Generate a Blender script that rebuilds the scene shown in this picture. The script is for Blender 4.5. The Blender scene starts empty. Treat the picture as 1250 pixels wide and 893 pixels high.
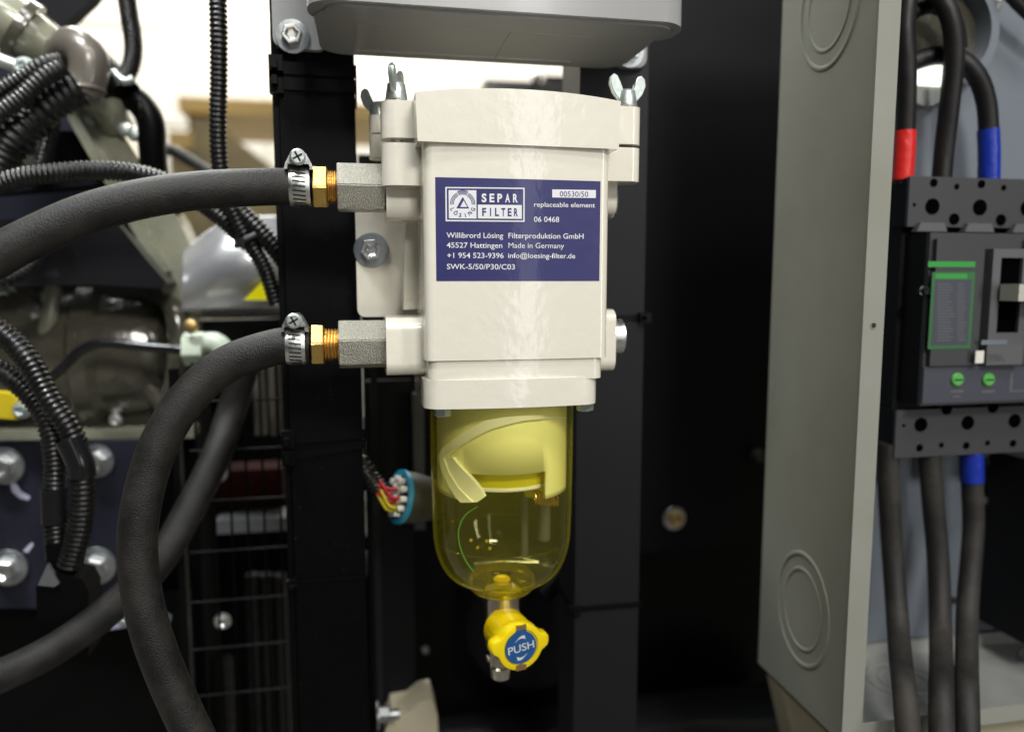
import bpy, bmesh, math, random
from mathutils import Vector, Matrix
random.seed(7)
C = bpy.context.scene.collection
SC = bpy.context.scene
PI = math.pi

# ------------------------------------------------------------------ camera
F_PX, CX, CY = 940.0, 625.0, 446.5
PITCH, YAW = math.radians(6.464), math.radians(11.065)
CAM = Vector((0, -0.5, 0))
cd = bpy.data.cameras.new('camera'); cam = bpy.data.objects.new('camera', cd); C.objects.link(cam)
cam.location = CAM; cam.rotation_euler = (PI/2-PITCH, 0, -YAW)
cd.sensor_width = 36; cd.lens = F_PX/1250*36; cd.clip_start = 0.02; cd.clip_end = 60
cd.dof.use_dof = True; cd.dof.focus_distance = 0.505; cd.dof.aperture_fstop = 2.8
SC.camera = cam
# ------------------------------------------------------------------ world, light, exposure
w = bpy.data.worlds.new('World'); SC.world = w; w.use_nodes = True
w.node_tree.nodes['Background'].inputs[0].default_value = (0.75, 0.85, 1, 1)
w.node_tree.nodes['Background'].inputs[1].default_value = 0.035
SC.view_settings.view_transform = 'Standard'; SC.view_settings.look = 'None'
SC.view_settings.exposure = -0.1; SC.view_settings.gamma = 1.0

def area(name, loc, target, sx, sy, power, col):
    l = bpy.data.lights.new(name, 'AREA'); l.shape = 'RECTANGLE'; l.size = sx; l.size_y = sy
    l.energy = power; l.color = col
    o = bpy.data.objects.new(name, l); C.objects.link(o); o.location = loc
    o.rotation_euler = (Vector(target)-Vector(loc)).to_track_quat('-Z', 'Y').to_euler()
    return o
area('ceiling_lamp', (0.36, -1.75, 1.15), (0.12, 0, 0.0), 0.5, 0.3, 26, (1, 0.975, 0.92))
area('ceiling_lamp', (0.30, -0.95, 1.60), (0.1, 0, 0.02), 1.0, 0.14, 11, (1, 0.98, 0.94))
area('ceiling_lamp', (0.95, -1.0, 1.3), (0.35, 0, 0), 0.16, 0.7, 5, (0.96, 0.98, 1))
area('ceiling_lamp', (-0.55, 0.9, 1.9), (-0.3, 0.1, 0), 0.25, 1.6, 26, (0.95, 1, 0.97))
area('ceiling_lamp', (-1.2, -0.3, 1.7), (-0.35, 0.3, 0), 0.2, 0.9, 1.5, (0.97, 1, 0.98))
sh = area('ceiling_lamp', (-0.55, -0.35, 1.35), (-0.42, 0.33, 0.05), 0.5, 0.12, 4.2, (0.96, 0.99, 1)); sh.data.spread = math.radians(58)  # added narrow-beam lamp, brightens the heat shield and hose tops
area('tall_lamp', (0.47, -1.6, 0.25), (0.1, 0, 0.0), 0.10, 1.3, 1.6, (0.97, 0.98, 1))
area('added_light', (-0.06, -1.7, 0.42), (0.05, 0, 0.1), 0.22, 0.16, 0.18, (0.97, 0.98, 1))  # added unseen source that sets a highlight on the lid
area('added_light', (1.25, -1.5, 0.15), (0.15, 0, -0.05), 0.18, 0.9, 6, (1, 0.98, 0.95))  # added fill from the right, also mirrored in the bowl
area('wall_lamp', (0.2, 2.5, 2.6), (0, 3.6, 0.3), 3.6, 0.4, 235, (1, 0.965, 0.88))

# ------------------------------------------------------------------ pixel helpers (design units -> metres at a real depth)
Fv = Vector((math.sin(YAW)*math.cos(PITCH), math.cos(YAW)*math.cos(PITCH), -math.sin(PITCH)))
Rv = Vector((math.cos(YAW), -math.sin(YAW), 0)); Uv = Rv.cross(Fv)
def ray(px, py): return Fv + Rv*((px-CX)/F_PX) - Uv*((py-CY)/F_PX)
def P(px, py, Y):
    v = ray(px, py); return CAM + v*((Y-CAM.y)/v.y)
def PX(px, py, X):
    v = ray(px, py); return CAM + v*(X/v.x)

# ------------------------------------------------------------------ materials
def mat(name, col, rough=0.5, metal=0.0, coat=0.0, bump=None, vary=None, rvary=0.0, spec=0.5, aniso=None):
    m = bpy.data.materials.new(name); m.use_nodes = True; nt = m.node_tree; N = nt.nodes; L = nt.links
    b = N['Principled BSDF']
    b.inputs['Base Color'].default_value = (*col, 1); b.inputs['Roughness'].default_value = rough
    b.inputs['Metallic'].default_value = metal; b.inputs['Coat Weight'].default_value = coat
    b.inputs['Coat Roughness'].default_value = 0.06; b.inputs['Specular IOR Level'].default_value = spec
    tc = N.new('ShaderNodeTexCoord')
    if bump:
        n = N.new('ShaderNodeTexNoise'); n.inputs['Scale'].default_value = bump[0]; n.inputs['Detail'].default_value = 3
        bp = N.new('ShaderNodeBump'); bp.inputs['Strength'].default_value = bump[1]; bp.inputs['Distance'].default_value = bump[2]
        L.new(tc.outputs['Object'], n.inputs['Vector']); L.new(n.outputs['Fac'], bp.inputs['Height'])
        L.new(bp.outputs['Normal'], b.inputs['Normal'])
        if coat: L.new(bp.outputs['Normal'], b.inputs['Coat Normal'])
    if vary:   # (scale, amount, second colour)
        n = N.new('ShaderNodeTexNoise'); n.inputs['Scale'].default_value = vary[0]; n.inputs['Detail'].default_value = 6
        n.inputs['Roughness'].default_value = 0.65
        r = N.new('ShaderNodeValToRGB'); r.color_ramp.elements[0].position = 0.42; r.color_ramp.elements[1].position = 0.68
        r.color_ramp.elements[0].color = (*col, 1)
        c2 = vary[2]; k = vary[1]
        r.color_ramp.elements[1].color = (*[a*(1-k)+b_*k for a, b_ in zip(col, c2)], 1)
        L.new(tc.outputs['Object'], n.inputs['Vector']); L.new(n.outputs['Fac'], r.inputs['Fac']); L.new(r.outputs['Color'], b.inputs['Base Color'])
        if rvary:
            mr = N.new('ShaderNodeMapRange'); mr.inputs['From Min'].default_value = 0.35; mr.inputs['From Max'].default_value = 0.7
            mr.inputs['To Min'].default_value = rough; mr.inputs['To Max'].default_value = min(1, rough+rvary)
            L.new(n.outputs['Fac'], mr.inputs['Value']); L.new(mr.outputs['Result'], b.inputs['Roughness'])
    return m

M = {}
M['cream'] = mat('cream_enamel', (0.84, 0.80, 0.69), 0.22, 0, 0.7, (95, 0.34, 0.0009), (14, 0.25, (0.80, 0.755, 0.63)))
M['blue'] = mat('blue_label', (0.030, 0.030, 0.135), 0.33, 0, 0.3, (180, 0.12, 0.0006), (90, 0.3, (0.04, 0.045, 0.2)))
M['print'] = mat('white_print', (0.80, 0.80, 0.82), 0.4)
M['blueprint'] = mat('blue_print', (0.030, 0.030, 0.17), 0.4)
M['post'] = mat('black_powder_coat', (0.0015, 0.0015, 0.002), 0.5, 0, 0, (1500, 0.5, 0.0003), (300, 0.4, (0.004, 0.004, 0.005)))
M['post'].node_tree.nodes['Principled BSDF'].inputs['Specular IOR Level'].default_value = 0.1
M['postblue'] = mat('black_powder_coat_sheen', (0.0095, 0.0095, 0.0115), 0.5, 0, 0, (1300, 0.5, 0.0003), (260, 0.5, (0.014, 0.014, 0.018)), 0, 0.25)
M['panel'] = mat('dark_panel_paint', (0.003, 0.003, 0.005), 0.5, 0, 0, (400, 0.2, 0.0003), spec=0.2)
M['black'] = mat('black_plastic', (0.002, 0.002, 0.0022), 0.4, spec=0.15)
M['glossblack'] = mat('glossy_black_plastic', (0.010, 0.010, 0.011), 0.2, 0, 0.2, (90, 0.3, 0.001))
M['rubber'] = mat('hose_rubber', (0.010, 0.0096, 0.009), 0.42, 0, 0, (1000, 0.65, 0.0008), (45, 0.7, (0.032, 0.029, 0.025)), 0.15, 0.35)
M['conduit'] = mat('conduit_plastic', (0.006, 0.006, 0.006), 0.22, 0, 0, None, (150, 0.3, (0.03, 0.027, 0.024)), 0.25)
M['zinc'] = mat('zinc_plate', (0.42, 0.41, 0.35), 0.34, 1, 0, (1300, 1.0, 0.0012), (1500, 1.0, (0.78, 0.77, 0.68)), 0.2)
M['steel'] = mat('bright_steel', (0.82, 0.82, 0.80), 0.22, 1.0, 0, (600, 0.25, 0.0003), (300, 0.4, (0.45, 0.46, 0.46)), 0.25)
M['galv'] = mat('galvanised_steel', (0.66, 0.72, 0.69), 0.34, 0.85, 0, (500, 0.5, 0.0005), (260, 0.5, (0.40, 0.48, 0.46)), 0.2)
M['washer'] = mat('washer_steel', (0.50, 0.53, 0.54), 0.32, 1.0, 0, (400, 0.4, 0.0004), (150, 0.6, (0.30, 0.32, 0.33)), 0.2)
M['brass'] = mat('brass', (0.80, 0.53, 0.17), 0.24, 1, 0, (500, 0.2, 0.0003), (400, 0.4, (0.62, 0.40, 0.13)), 0.2)
M['brassold'] = mat('dull_brass', (0.62, 0.44, 0.19), 0.36, 1, 0, (500, 0.3, 0.0003), (300, 0.4, (0.42, 0.29, 0.13)), 0.2)
M['nickel'] = mat('nickel', (0.62, 0.58, 0.50), 0.28, 1, 0, (400, 0.2, 0.0003))
M['slot'] = mat('slot_shadow', (0.02, 0.018, 0.016), 0.7)
M['yellow'] = mat('yellow_plastic', (0.90, 0.68, 0.004), 0.32, 0, 0.15, (150, 0.15, 0.0006), (60, 0.3, (0.86, 0.60, 0.002)))
M['pushblue'] = mat('push_blue', (0.012, 0.085, 0.26), 0.4, 0, 0, None, (250, 0.4, (0.02, 0.12, 0.33)))
M['silverprint'] = mat('silver_print', (0.66, 0.68, 0.70), 0.45)
M['boxgrey'] = mat('grey_die_cast', (0.39, 0.39, 0.385), 0.16, 0.1, 0.35, None, (3, 0.25, (0.34, 0.34, 0.32)), 0.05)
M['encl'] = mat('enclosure_grey_paint', (0.31, 0.315, 0.28), 0.5, 0, 0, (500, 0.12, 0.0003), (9, 0.6, (0.26, 0.26, 0.21)), 0.12, 0.12)
M['inner'] = mat('backplate_blue_grey', (0.17, 0.195, 0.228), 0.45, 0, 0, (300, 0.1, 0.0003), (12, 0.4, (0.16, 0.18, 0.20)))
M['shelf'] = mat('enclosure_floor_grey', (0.40, 0.41, 0.39), 0.35, 0.2, 0, (300, 0.1, 0.0003), (25, 0.5, (0.27, 0.27, 0.25)))
M['bk'] = mat('breaker_grey', (0.044, 0.045, 0.049), 0.5, 0, 0, (900, 0.4, 0.0002))
M['bk2'] = mat('breaker_light_grey', (0.105, 0.107, 0.113), 0.5)
M['bkdark'] = mat('breaker_dark', (0.006, 0.006, 0.007), 0.6, spec=0.2)  # near black; on the breaker sides it stands in for shade
M['hole'] = mat('painted_hole_dark', (0.0015, 0.0015, 0.0015), 0.9, spec=0.0)  # shade inside the holes put into the colour
M['greendark'] = mat('green_print_dull', (0.03, 0.15, 0.04), 0.5)
M['bkpanel'] = mat('breaker_panel_blue_grey', (0.055, 0.059, 0.08), 0.5)
M['green'] = mat('green_print', (0.03, 0.32, 0.05), 0.5)
M['greenbright'] = mat('green_dial', (0.10, 0.42, 0.08), 0.45)
M['toggle'] = mat('toggle_beige', (0.50, 0.49, 0.43), 0.5)
M['cable'] = mat('cable_jacket', (0.010, 0.009, 0.0095), 0.42, 0, 0, (90, 0.4, 0.001), (35, 0.4, (0.022, 0.02, 0.019)), 0.1, 0.35)
M['cabledusty'] = mat('dusty_cable_jacket', (0.016, 0.0145, 0.013), 0.6, 0, 0, (200, 0.4, 0.0008), (22, 0.6, (0.065, 0.056, 0.046)), 0.1)
M['redtape'] = mat('red_tape', (0.70, 0.022, 0.018), 0.32, 0, 0, (150, 0.6, 0.0012))
M['bluetape'] = mat('blue_tape', (0.012, 0.035, 0.36), 0.3, 0, 0, (150, 0.6, 0.0012))
M['olive'] = mat('engine_olive_paint', (0.080, 0.075, 0.055), 0.14, 0.1, 0.8, (45, 0.5, 0.004), (30, 0.6, (0.05, 0.046, 0.034)), 0.15)
M['olivelight'] = mat('engine_light_paint', (0.27, 0.27, 0.20), 0.16, 0.1, 0.5, (40, 0.4, 0.003), (30, 0.5, (0.17, 0.17, 0.12)), 0.15)
M['brownpipe'] = mat('brown_grey_pipe', (0.13, 0.115, 0.095), 0.3, 0.2, 0.3, (40, 0.3, 0.002))
M['shield'] = mat('silver_heat_shield', (0.62, 0.62, 0.63), 0.25, 0.7, 0.1, (25, 0.25, 0.003), (20, 0.3, (0.6, 0.6, 0.62)))
M['plateblue'] = mat('dark_blue_plate', (0.014, 0.015, 0.025), 0.45, 0, 0, (200, 0.2, 0.0004), (15, 0.5, (0.007, 0.008, 0.013)), 0, 0.3)
M['warn'] = mat('warning_yellow', (0.92, 0.82, 0.004), 0.4)
M['mintplastic'] = mat('pale_green_plastic', (0.60, 0.68, 0.55), 0.42)
M['cyan'] = mat('connector_blue', (0.02, 0.28, 0.45), 0.38)
M['connector'] = mat('connector_grey', (0.045, 0.043, 0.036), 0.55, 0, 0, (200, 0.3, 0.0005))
M['whitepl'] = mat('white_plastic', (0.78, 0.76, 0.68), 0.4)
M['wirered'] = mat('red_wire', (0.45, 0.01, 0.02), 0.35)
M['wireyellow'] = mat('yellow_wire', (0.55, 0.45, 0.01), 0.35)
M['wall'] = mat('workshop_wall_paint', (0.82, 0.80, 0.74), 0.6, 0, 0, None, (4, 0.2, (0.75, 0.73, 0.66)))
M['wood'] = mat('bench_wood', (0.58, 0.40, 0.14), 0.6, 0, 0, None, (12, 0.5, (0.45, 0.30, 0.09)))
M['clutter'] = mat('clutter_olive', (0.30, 0.23, 0.11), 0.6, 0, 0, None, (9, 0.8, (0.12, 0.10, 0.06)))
M['floor'] = mat('concrete', (0.22, 0.21, 0.19), 0.6, 0, 0, (20, 0.3, 0.003), (3, 0.5, (0.15, 0.145, 0.13)))
M['creampipe'] = mat('cream_pipe', (0.55, 0.50, 0.36), 0.45, 0, 0, (60, 0.3, 0.001))
M['redmetal'] = mat('dark_red_metal', (0.010, 0.001, 0.001), 0.8, spec=0.05)
M['baffle'] = mat('translucent_yellow_plastic', (1.0, 0.97, 0.55), 0.45, 0, 0, (60, 0.2, 0.001))
M['vane'] = mat('milky_yellow_plastic', (0.98, 0.97, 0.90), 0.3, 0, 0.2)
M['cup'] = mat('yellow_cup_plastic', (0.80, 0.70, 0.03), 0.35)
M['yellowdull'] = mat('dusty_yellow_paint', (0.55, 0.42, 0.01), 0.5)
M['chalk'] = mat('paint_mark', (0.42, 0.42, 0.55), 0.6)

def ramp_tune(name, lo, hi, col, scale):
    N = M[name].node_tree.nodes
    for n in N:
        if n.type == 'VALTORGB':
            n.color_ramp.elements[0].position = lo; n.color_ramp.elements[1].position = hi; n.color_ramp.elements[1].color = (*col, 1)
            n.inputs['Fac'].links[0].from_node.inputs['Scale'].default_value = scale
ramp_tune('post', 0.66, 0.76, (0.07, 0.07, 0.075), 420)
ramp_tune('postblue', 0.66, 0.78, (0.05, 0.05, 0.055), 380)
def bowl_mat(name, tint, edge, edgemix):
    m = bpy.data.materials.new(name); m.use_nodes = True; nt = m.node_tree; N = nt.nodes; L = nt.links
    N.remove(N['Principled BSDF']); out = N['Material Output']
    tr = N.new('ShaderNodeBsdfTransparent'); gl = N.new('ShaderNodeBsdfGlossy'); gl.inputs['Roughness'].default_value = 0.06
    tl = N.new('ShaderNodeBsdfTranslucent'); tl.inputs['Color'].default_value = (*edge, 1)
    df = N.new('ShaderNodeBsdfDiffuse'); df.inputs['Color'].default_value = (*edge, 1)
    lw = N.new('ShaderNodeLayerWeight'); lw.inputs['Blend'].default_value = 0.35
    cr = N.new('ShaderNodeValToRGB'); cr.color_ramp.elements[0].position = 0.2; cr.color_ramp.elements[1].position = 0.97
    cr.color_ramp.elements[0].color = (*tint, 1); cr.color_ramp.elements[1].color = (0.80, 0.70, 0.08, 1)
    L.new(lw.outputs['Facing'], cr.inputs['Fac']); L.new(cr.outputs['Color'], tr.inputs['Color'])
    sc = N.new('ShaderNodeMixShader'); sc.inputs[0].default_value = 0.5
    L.new(tl.outputs[0], sc.inputs[1]); L.new(df.outputs[0], sc.inputs[2])
    mr = N.new('ShaderNodeMapRange'); mr.inputs['From Min'].default_value = 0.50; mr.inputs['From Max'].default_value = 1
    mr.inputs['To Min'].default_value = edgemix[0]; mr.inputs['To Max'].default_value = edgemix[1]
    L.new(lw.outputs['Facing'], mr.inputs['Value'])
    m1 = N.new('ShaderNodeMixShader'); L.new(mr.outputs['Result'], m1.inputs[0]); L.new(tr.outputs[0], m1.inputs[1]); L.new(sc.outputs[0], m1.inputs[2])
    l2 = N.new('ShaderNodeLayerWeight'); l2.inputs['Blend'].default_value = 0.5
    pw = N.new('ShaderNodeMath'); pw.operation = 'POWER'; pw.inputs[1].default_value = 4.0; L.new(l2.outputs['Facing'], pw.inputs[0])
    fr = N.new('ShaderNodeMath'); fr.operation = 'MULTIPLY_ADD'; fr.inputs[1].default_value = 0.85; fr.inputs[2].default_value = 0.045; L.new(pw.outputs[0], fr.inputs[0])
    m2 = N.new('ShaderNodeMixShader'); L.new(fr.outputs[0], m2.inputs[0]); L.new(m1.outputs[0], m2.inputs[1]); L.new(gl.outputs[0], m2.inputs[2])
    tc = N.new('ShaderNodeTexCoord'); no = N.new('ShaderNodeTexNoise'); no.inputs['Scale'].default_value = 40
    bp = N.new('ShaderNodeBump'); bp.inputs['Strength'].default_value = 0.15; bp.inputs['Distance'].default_value = 0.001
    L.new(tc.outputs['Object'], no.inputs['Vector']); L.new(no.outputs['Fac'], bp.inputs['Height']); L.new(bp.outputs['Normal'], gl.inputs['Normal'])
    L.new(m2.outputs[0], out.inputs['Surface'])
    return m
M['bowl'] = bowl_mat('yellow_clear_bowl', (0.99, 0.975, 0.70), (0.98, 0.93, 0.08), (0.055, 0.60))
M['bowlbase'] = bowl_mat('yellow_clear_base', (0.985, 0.95, 0.35), (0.95, 0.82, 0.01), (0.08, 0.6))

# ------------------------------------------------------------------ object helpers
def finish(name, bm, m, parent=None, smooth=True, bevel=0, seg=3, ang=38, wn=False):
    if bevel:
        ed = [e for e in bm.edges if len(e.link_faces) == 2 and e.calc_face_angle(0) > math.radians(30)]
        bmesh.ops.bevel(bm, geom=ed, offset=bevel, segments=seg, profile=0.5, affect='EDGES', clamp_overlap=True)
        wn = True
    bmesh.ops.recalc_face_normals(bm, faces=bm.faces[:])
    me = bpy.data.meshes.new(name); bm.to_mesh(me); bm.free()
    return link(name, me, m, parent, smooth, ang, wn)
def link(name, me, m, parent=None, smooth=True, ang=38, wn=False):
    if m is not None: me.materials.append(M[m])
    if smooth:
        me.shade_smooth(); me.set_sharp_from_angle(angle=math.radians(ang))
    o = bpy.data.objects.new(name, me); C.objects.link(o)
    if wn:
        md = o.modifiers.new('wn', 'WEIGHTED_NORMAL'); md.keep_sharp = True
    attach(o, parent)
    return o
def wmat(o):
    return (wmat(o.parent) @ o.matrix_parent_inverse if o.parent else Matrix()) @ o.matrix_basis
def attach(o, parent):
    if parent is not None:
        o.parent = parent; o.matrix_parent_inverse = wmat(parent).inverted()
def tag(o, label=None, cat=None, group=None, kind=None):
    if label: o['label'] = label
    if cat: o['category'] = cat
    if group: o['group'] = group
    if kind: o['kind'] = kind
    return o
def thing(name, label, cat, loc=(0, 0, 0), group=None):
    o = bpy.data.objects.new(name, None); C.objects.link(o); o.location = loc; o.empty_display_size = 0.01
    return tag(o, label, cat, group)
def add_box(bm, x0, x1, y0, y1, z0, z1):
    vs = [bm.verts.new((x, y, z)) for x in (x0, x1) for y in (y0, y1) for z in (z0, z1)]
    for f in ((0, 1, 3, 2), (4, 6, 7, 5), (0, 4, 5, 1), (2, 3, 7, 6), (0, 2, 6, 4), (1, 5, 7, 3)):
        bm.faces.new([vs[i] for i in f])
def box(name, x0, x1, y0, y1, z0, z1, m, parent=None, bevel=0, seg=3):
    bm = bmesh.new(); add_box(bm, min(x0, x1), max(x0, x1), min(y0, y1), max(y0, y1), min(z0, z1), max(z0, z1))
    return finish(name, bm, m, parent, bevel=bevel, seg=seg)
AX = {'x': Matrix(((0, 0, 1), (1, 0, 0), (0, 1, 0))), 'y': Matrix(((1, 0, 0), (0, 0, 1), (0, 1, 0))), 'z': Matrix.Identity(3)}
def add_prism(bm, pts, a, b, axis='z', f0=None):
    """outline pts (u,v) pushed from a to b along axis; z: (x,y)  y: (x,z)  x: (y,z)"""
    A = AX[axis]
    v0 = [bm.verts.new(A @ Vector((u, v, a))) for u, v in pts]
    v1 = [bm.verts.new(A @ Vector((u, v, b))) for u, v in pts]
    n = len(pts); bm.faces.new(v0[::-1]); bm.faces.new(v1)
    for i in range(n): bm.faces.new((v0[i], v0[(i+1) % n], v1[(i+1) % n], v1[i]))
def prism(name, pts, a, b, axis, m, parent=None, bevel=0, seg=3):
    bm = bmesh.new(); add_prism(bm, pts, a, b, axis)
    return finish(name, bm, m, parent, bevel=bevel, seg=seg)
def rrect(x0, x1, y0, y1, r, n=6):
    pts = []
    for cx, cy, a0 in ((x1-r, y1-r, 0), (x0+r, y1-r, 90), (x0+r, y0+r, 180), (x1-r, y0+r, 270)):
        for k in range(n+1):
            a = math.radians(a0+90*k/n); pts.append((cx+r*math.cos(a), cy+r*math.sin(a)))
    return pts
def add_lathe(bm, prof, n=40, axis='z', c=(0, 0, 0), a0=0, rot=None):
    """prof = [(radius, along)], closed by caps when radius > 0 at the ends"""
    A = AX[axis].copy(); c = Vector(c); rings = []
    for r, h in prof:
        ring = []
        for k in range(n):
            a = a0+2*PI*k/n; p = Vector((r*math.cos(a), r*math.sin(a), h)); p = A @ p
            if rot is not None: p = rot @ p
            ring.append(bm.verts.new(c+p))
        rings.append(ring)
    for i in range(len(rings)-1):
        for k in range(n):
            bm.faces.new((rings[i][k], rings[i][(k+1) % n], rings[i+1][(k+1) % n], rings[i+1][k]))
    return rings
def lathe(name, prof, m, parent=None, n=40, axis='z', c=(0, 0, 0), cap=True, a0=0, rot=None, ang=38):
    bm = bmesh.new(); R_ = add_lathe(bm, prof, n, axis, c, a0, rot)
    if cap: bm.faces.new(R_[0][::-1]); bm.faces.new(R_[-1])
    return finish(name, bm, m, parent, ang=ang)
def spline(pts, step):
    pts = [Vector(p) for p in pts]; out = []
    q = [2*pts[0]-pts[1]]+pts+[2*pts[-1]-pts[-2]]
    for i in range(1, len(q)-2):
        p0, p1, p2, p3 = q[i-1:i+3]; n = max(2, int((p2-p1).length/step))
        for k in range(n):
            t = k/n
            out.append(0.5*((2*p1)+(p2-p0)*t+(2*p0-5*p1+4*p2-p3)*t*t+(3*p1-p0-3*p2+p3)*t**3))
    out.append(pts[-1]); return out
def resample(pts, step):
    out = [pts[0].copy()]; need = step; 
    for a, b in zip(pts, pts[1:]):
        L_ = (b-a).length; pos = 0
        while L_-pos >= need:
            pos += need; out.append(a.lerp(b, pos/L_)); need = step
        need -= (L_-pos)
    return out
def add_tube(bm, pts, r, n=20, cap=True, prof=None):
    """r: number or function(i, count)"""
    N_ = len(pts); t = (pts[1]-pts[0]).normalized()
    u = t.cross(Vector((0, 0, 1)));  u = u if u.length > 0.1 else t.cross(Vector((1, 0, 0))); u.normalize()
    rings = []
    for i, p in enumerate(pts):
        t2 = (pts[min(i+1, N_-1)]-pts[max(i-1, 0)]).normalized()
        u = (u-t2*u.dot(t2)).normalized(); v = t2.cross(u)
        rr = r(i, N_) if callable(r) else r
        if prof: ring = [bm.verts.new(p+u*a*rr+v*b*rr) for a, b in prof]
        else: ring = [bm.verts.new(p+(u*math.cos(2*PI*k/n)+v*math.sin(2*PI*k/n))*rr) for k in range(n)]
        rings.append(ring)
    m_ = len(rings[0])
    for i in range(N_-1):
        for k in range(m_):
            bm.faces.new((rings[i][k], rings[i][(k+1) % m_], rings[i+1][(k+1) % m_], rings[i+1][k]))
    if cap: bm.faces.new(rings[0][::-1]); bm.faces.new(rings[-1])
def tube(name, pts, r, m, parent=None, n=20, step=0.004, prof=None):
    bm = bmesh.new(); add_tube(bm, spline(pts, step), r, n, True, prof); return finish(name, bm, m, parent, ang=50)
def conduit(name, pts, r, m, parent=None, pitch=0.0042, depth=0.16, n=16):
    s = resample(spline(pts, 0.002), pitch/4)
    k = (1, 1, 1-depth, 1-depth)
    bm = bmesh.new(); add_tube(bm, s, lambda i, c: r*k[i % 4], n); return finish(name, bm, m, parent, ang=60)
def torus(name, R_, r, m, parent, c, axis='y', n=48, k=10, sx=1, sz=1):
    bm = bmesh.new(); A = AX[axis]; c = Vector(c); rings = []
    for i in range(n):
        a = 2*PI*i/n
        rings.append([bm.verts.new(c+A @ Vector(((R_+r*math.cos(b))*math.cos(a)*sx, (R_+r*math.cos(b))*math.sin(a)*sz, r*math.sin(b)))) for b in [2*PI*j/k for j in range(k)]])
    for i in range(n):
        for j in range(k):
            bm.faces.new((rings[i][j], rings[(i+1) % n][j], rings[(i+1) % n][(j+1) % k], rings[i][(j+1) % k]))
    return finish(name, bm, m, parent)
def text_mesh(s, bold=0.0):
    cu = bpy.data.curves.new('t', 'FONT'); cu.body = s; cu.size = 1; cu.offset = bold; cu.resolution_u = 4
    o = bpy.data.objects.new('t', cu); C.objects.link(o)
    dg = bpy.context.evaluated_depsgraph_get(); me = bpy.data.meshes.new_from_object(o.evaluated_get(dg))
    bpy.data.objects.remove(o); bpy.data.curves.remove(cu); return me
def put_text(name, s, fn, m, parent, bold=0.02, ref='H'):
    """fn maps (u 0..1 along the word, v 0..1 baseline to cap height) to a world point"""
    me = text_mesh(s, bold); xs = [v.co.x for v in me.vertices]; x0, x1 = min(xs), max(xs)
    cap = 0.73
    for v in me.vertices: v.co = fn((v.co.x-x0)/(x1-x0), v.co.y/cap)
    return link(name, me, m, parent, smooth=False)

def hexbolt(parent, c, r, h, axis='-y', wr=None, m='steel', name='bolt', washer=True, a0=0.2, dish=True, wm=None):
    """hex head (across corners r) with washer; axis: direction the head points"""
    D = {'-y': Matrix.Rotation(PI/2, 3, 'X'), '-z': Matrix.Rotation(PI, 3, 'X'), '+x': Matrix.Rotation(PI/2, 3, 'Y'), '+z': Matrix.Identity(3), '-x': Matrix.Rotation(-PI/2, 3, 'Y')}[axis]
    c = Vector(c); wr = wr or r*1.55; t = h*0.25 if washer else 0
    bm = bmesh.new(); R_ = []
    for k_, (rr, z) in enumerate(((r, t), (r, t+h*0.9), (r*0.9, t+h))):
        R_.append([bm.verts.new(c+D @ Vector((rr*math.cos(a0+PI/3*i), rr*math.sin(a0+PI/3*i), z))) for i in range(6)])
    for q in range(2):
        for i in range(6): bm.faces.new((R_[q][i], R_[q][(i+1) % 6], R_[q+1][(i+1) % 6], R_[q+1][i]))
    bm.faces.new(R_[0][::-1])
    if dish:
        d1 = [bm.verts.new(c+D @ Vector((r*0.66*math.cos(a0+PI/3*i), r*0.66*math.sin(a0+PI/3*i), t+h))) for i in range(6)]
        d2 = [bm.verts.new(c+D @ Vector((r*0.4*math.cos(a0+PI/3*i), r*0.4*math.sin(a0+PI/3*i), t+h*0.8))) for i in range(6)]
        for A_, B_ in ((R_[2], d1), (d1, d2)):
            for i in range(6): bm.faces.new((A_[i], A_[(i+1) % 6], B_[(i+1) % 6], B_[i]))
        bm.faces.new(d2)
    else: bm.faces.new(R_[2])
    b = finish(name, bm, m, parent, ang=25)
    if washer:
        bm = bmesh.new(); R2 = add_lathe(bm, [(r*0.7, 0), (wr*0.98, 0), (wr, t*0.3), (wr*0.97, t*0.75), (r*1.04, t), (r*0.7, t)], 32)
        for v in bm.verts: v.co = c+D @ v.co
        finish('washer', bm, wm or m, b if parent is not None else None)
    return b

# ================================================================== THE SETTING
flo = tag(box('floor', -6, 6, -4, 3.2, -1.15, -1.10, 'floor'), kind='structure')
wall = tag(box('wall', -6, 6, 3.25, 3.4, -1.1, 3.2, 'wall'), kind='structure')
px0 = P(60, 40, 3.24)
bm0 = bmesh.new(); add_box(bm0, -0.32, 0.32, 0, 0.012, -0.20, 0.20)
ed = [e for e in bm0.edges]; bmesh.ops.bevel(bm0, geom=ed, offset=0.008, segments=2, affect='EDGES')
pm = bpy.data.meshes.new('wall_panel'); bm0.to_mesh(pm); bm0.free(); pm.materials.append(M['wall'])
zc = P(300, 43, 3.24).z
for i in range(6):
    for j in range(-3, 3):
        o = bpy.data.objects.new('wall_panel', pm); C.objects.link(o)
        o.location = (P(320, 43, 3.24).x-0.325-0.65*(2-i), 3.236, zc+0.205+0.41*j); attach(o, wall)

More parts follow.
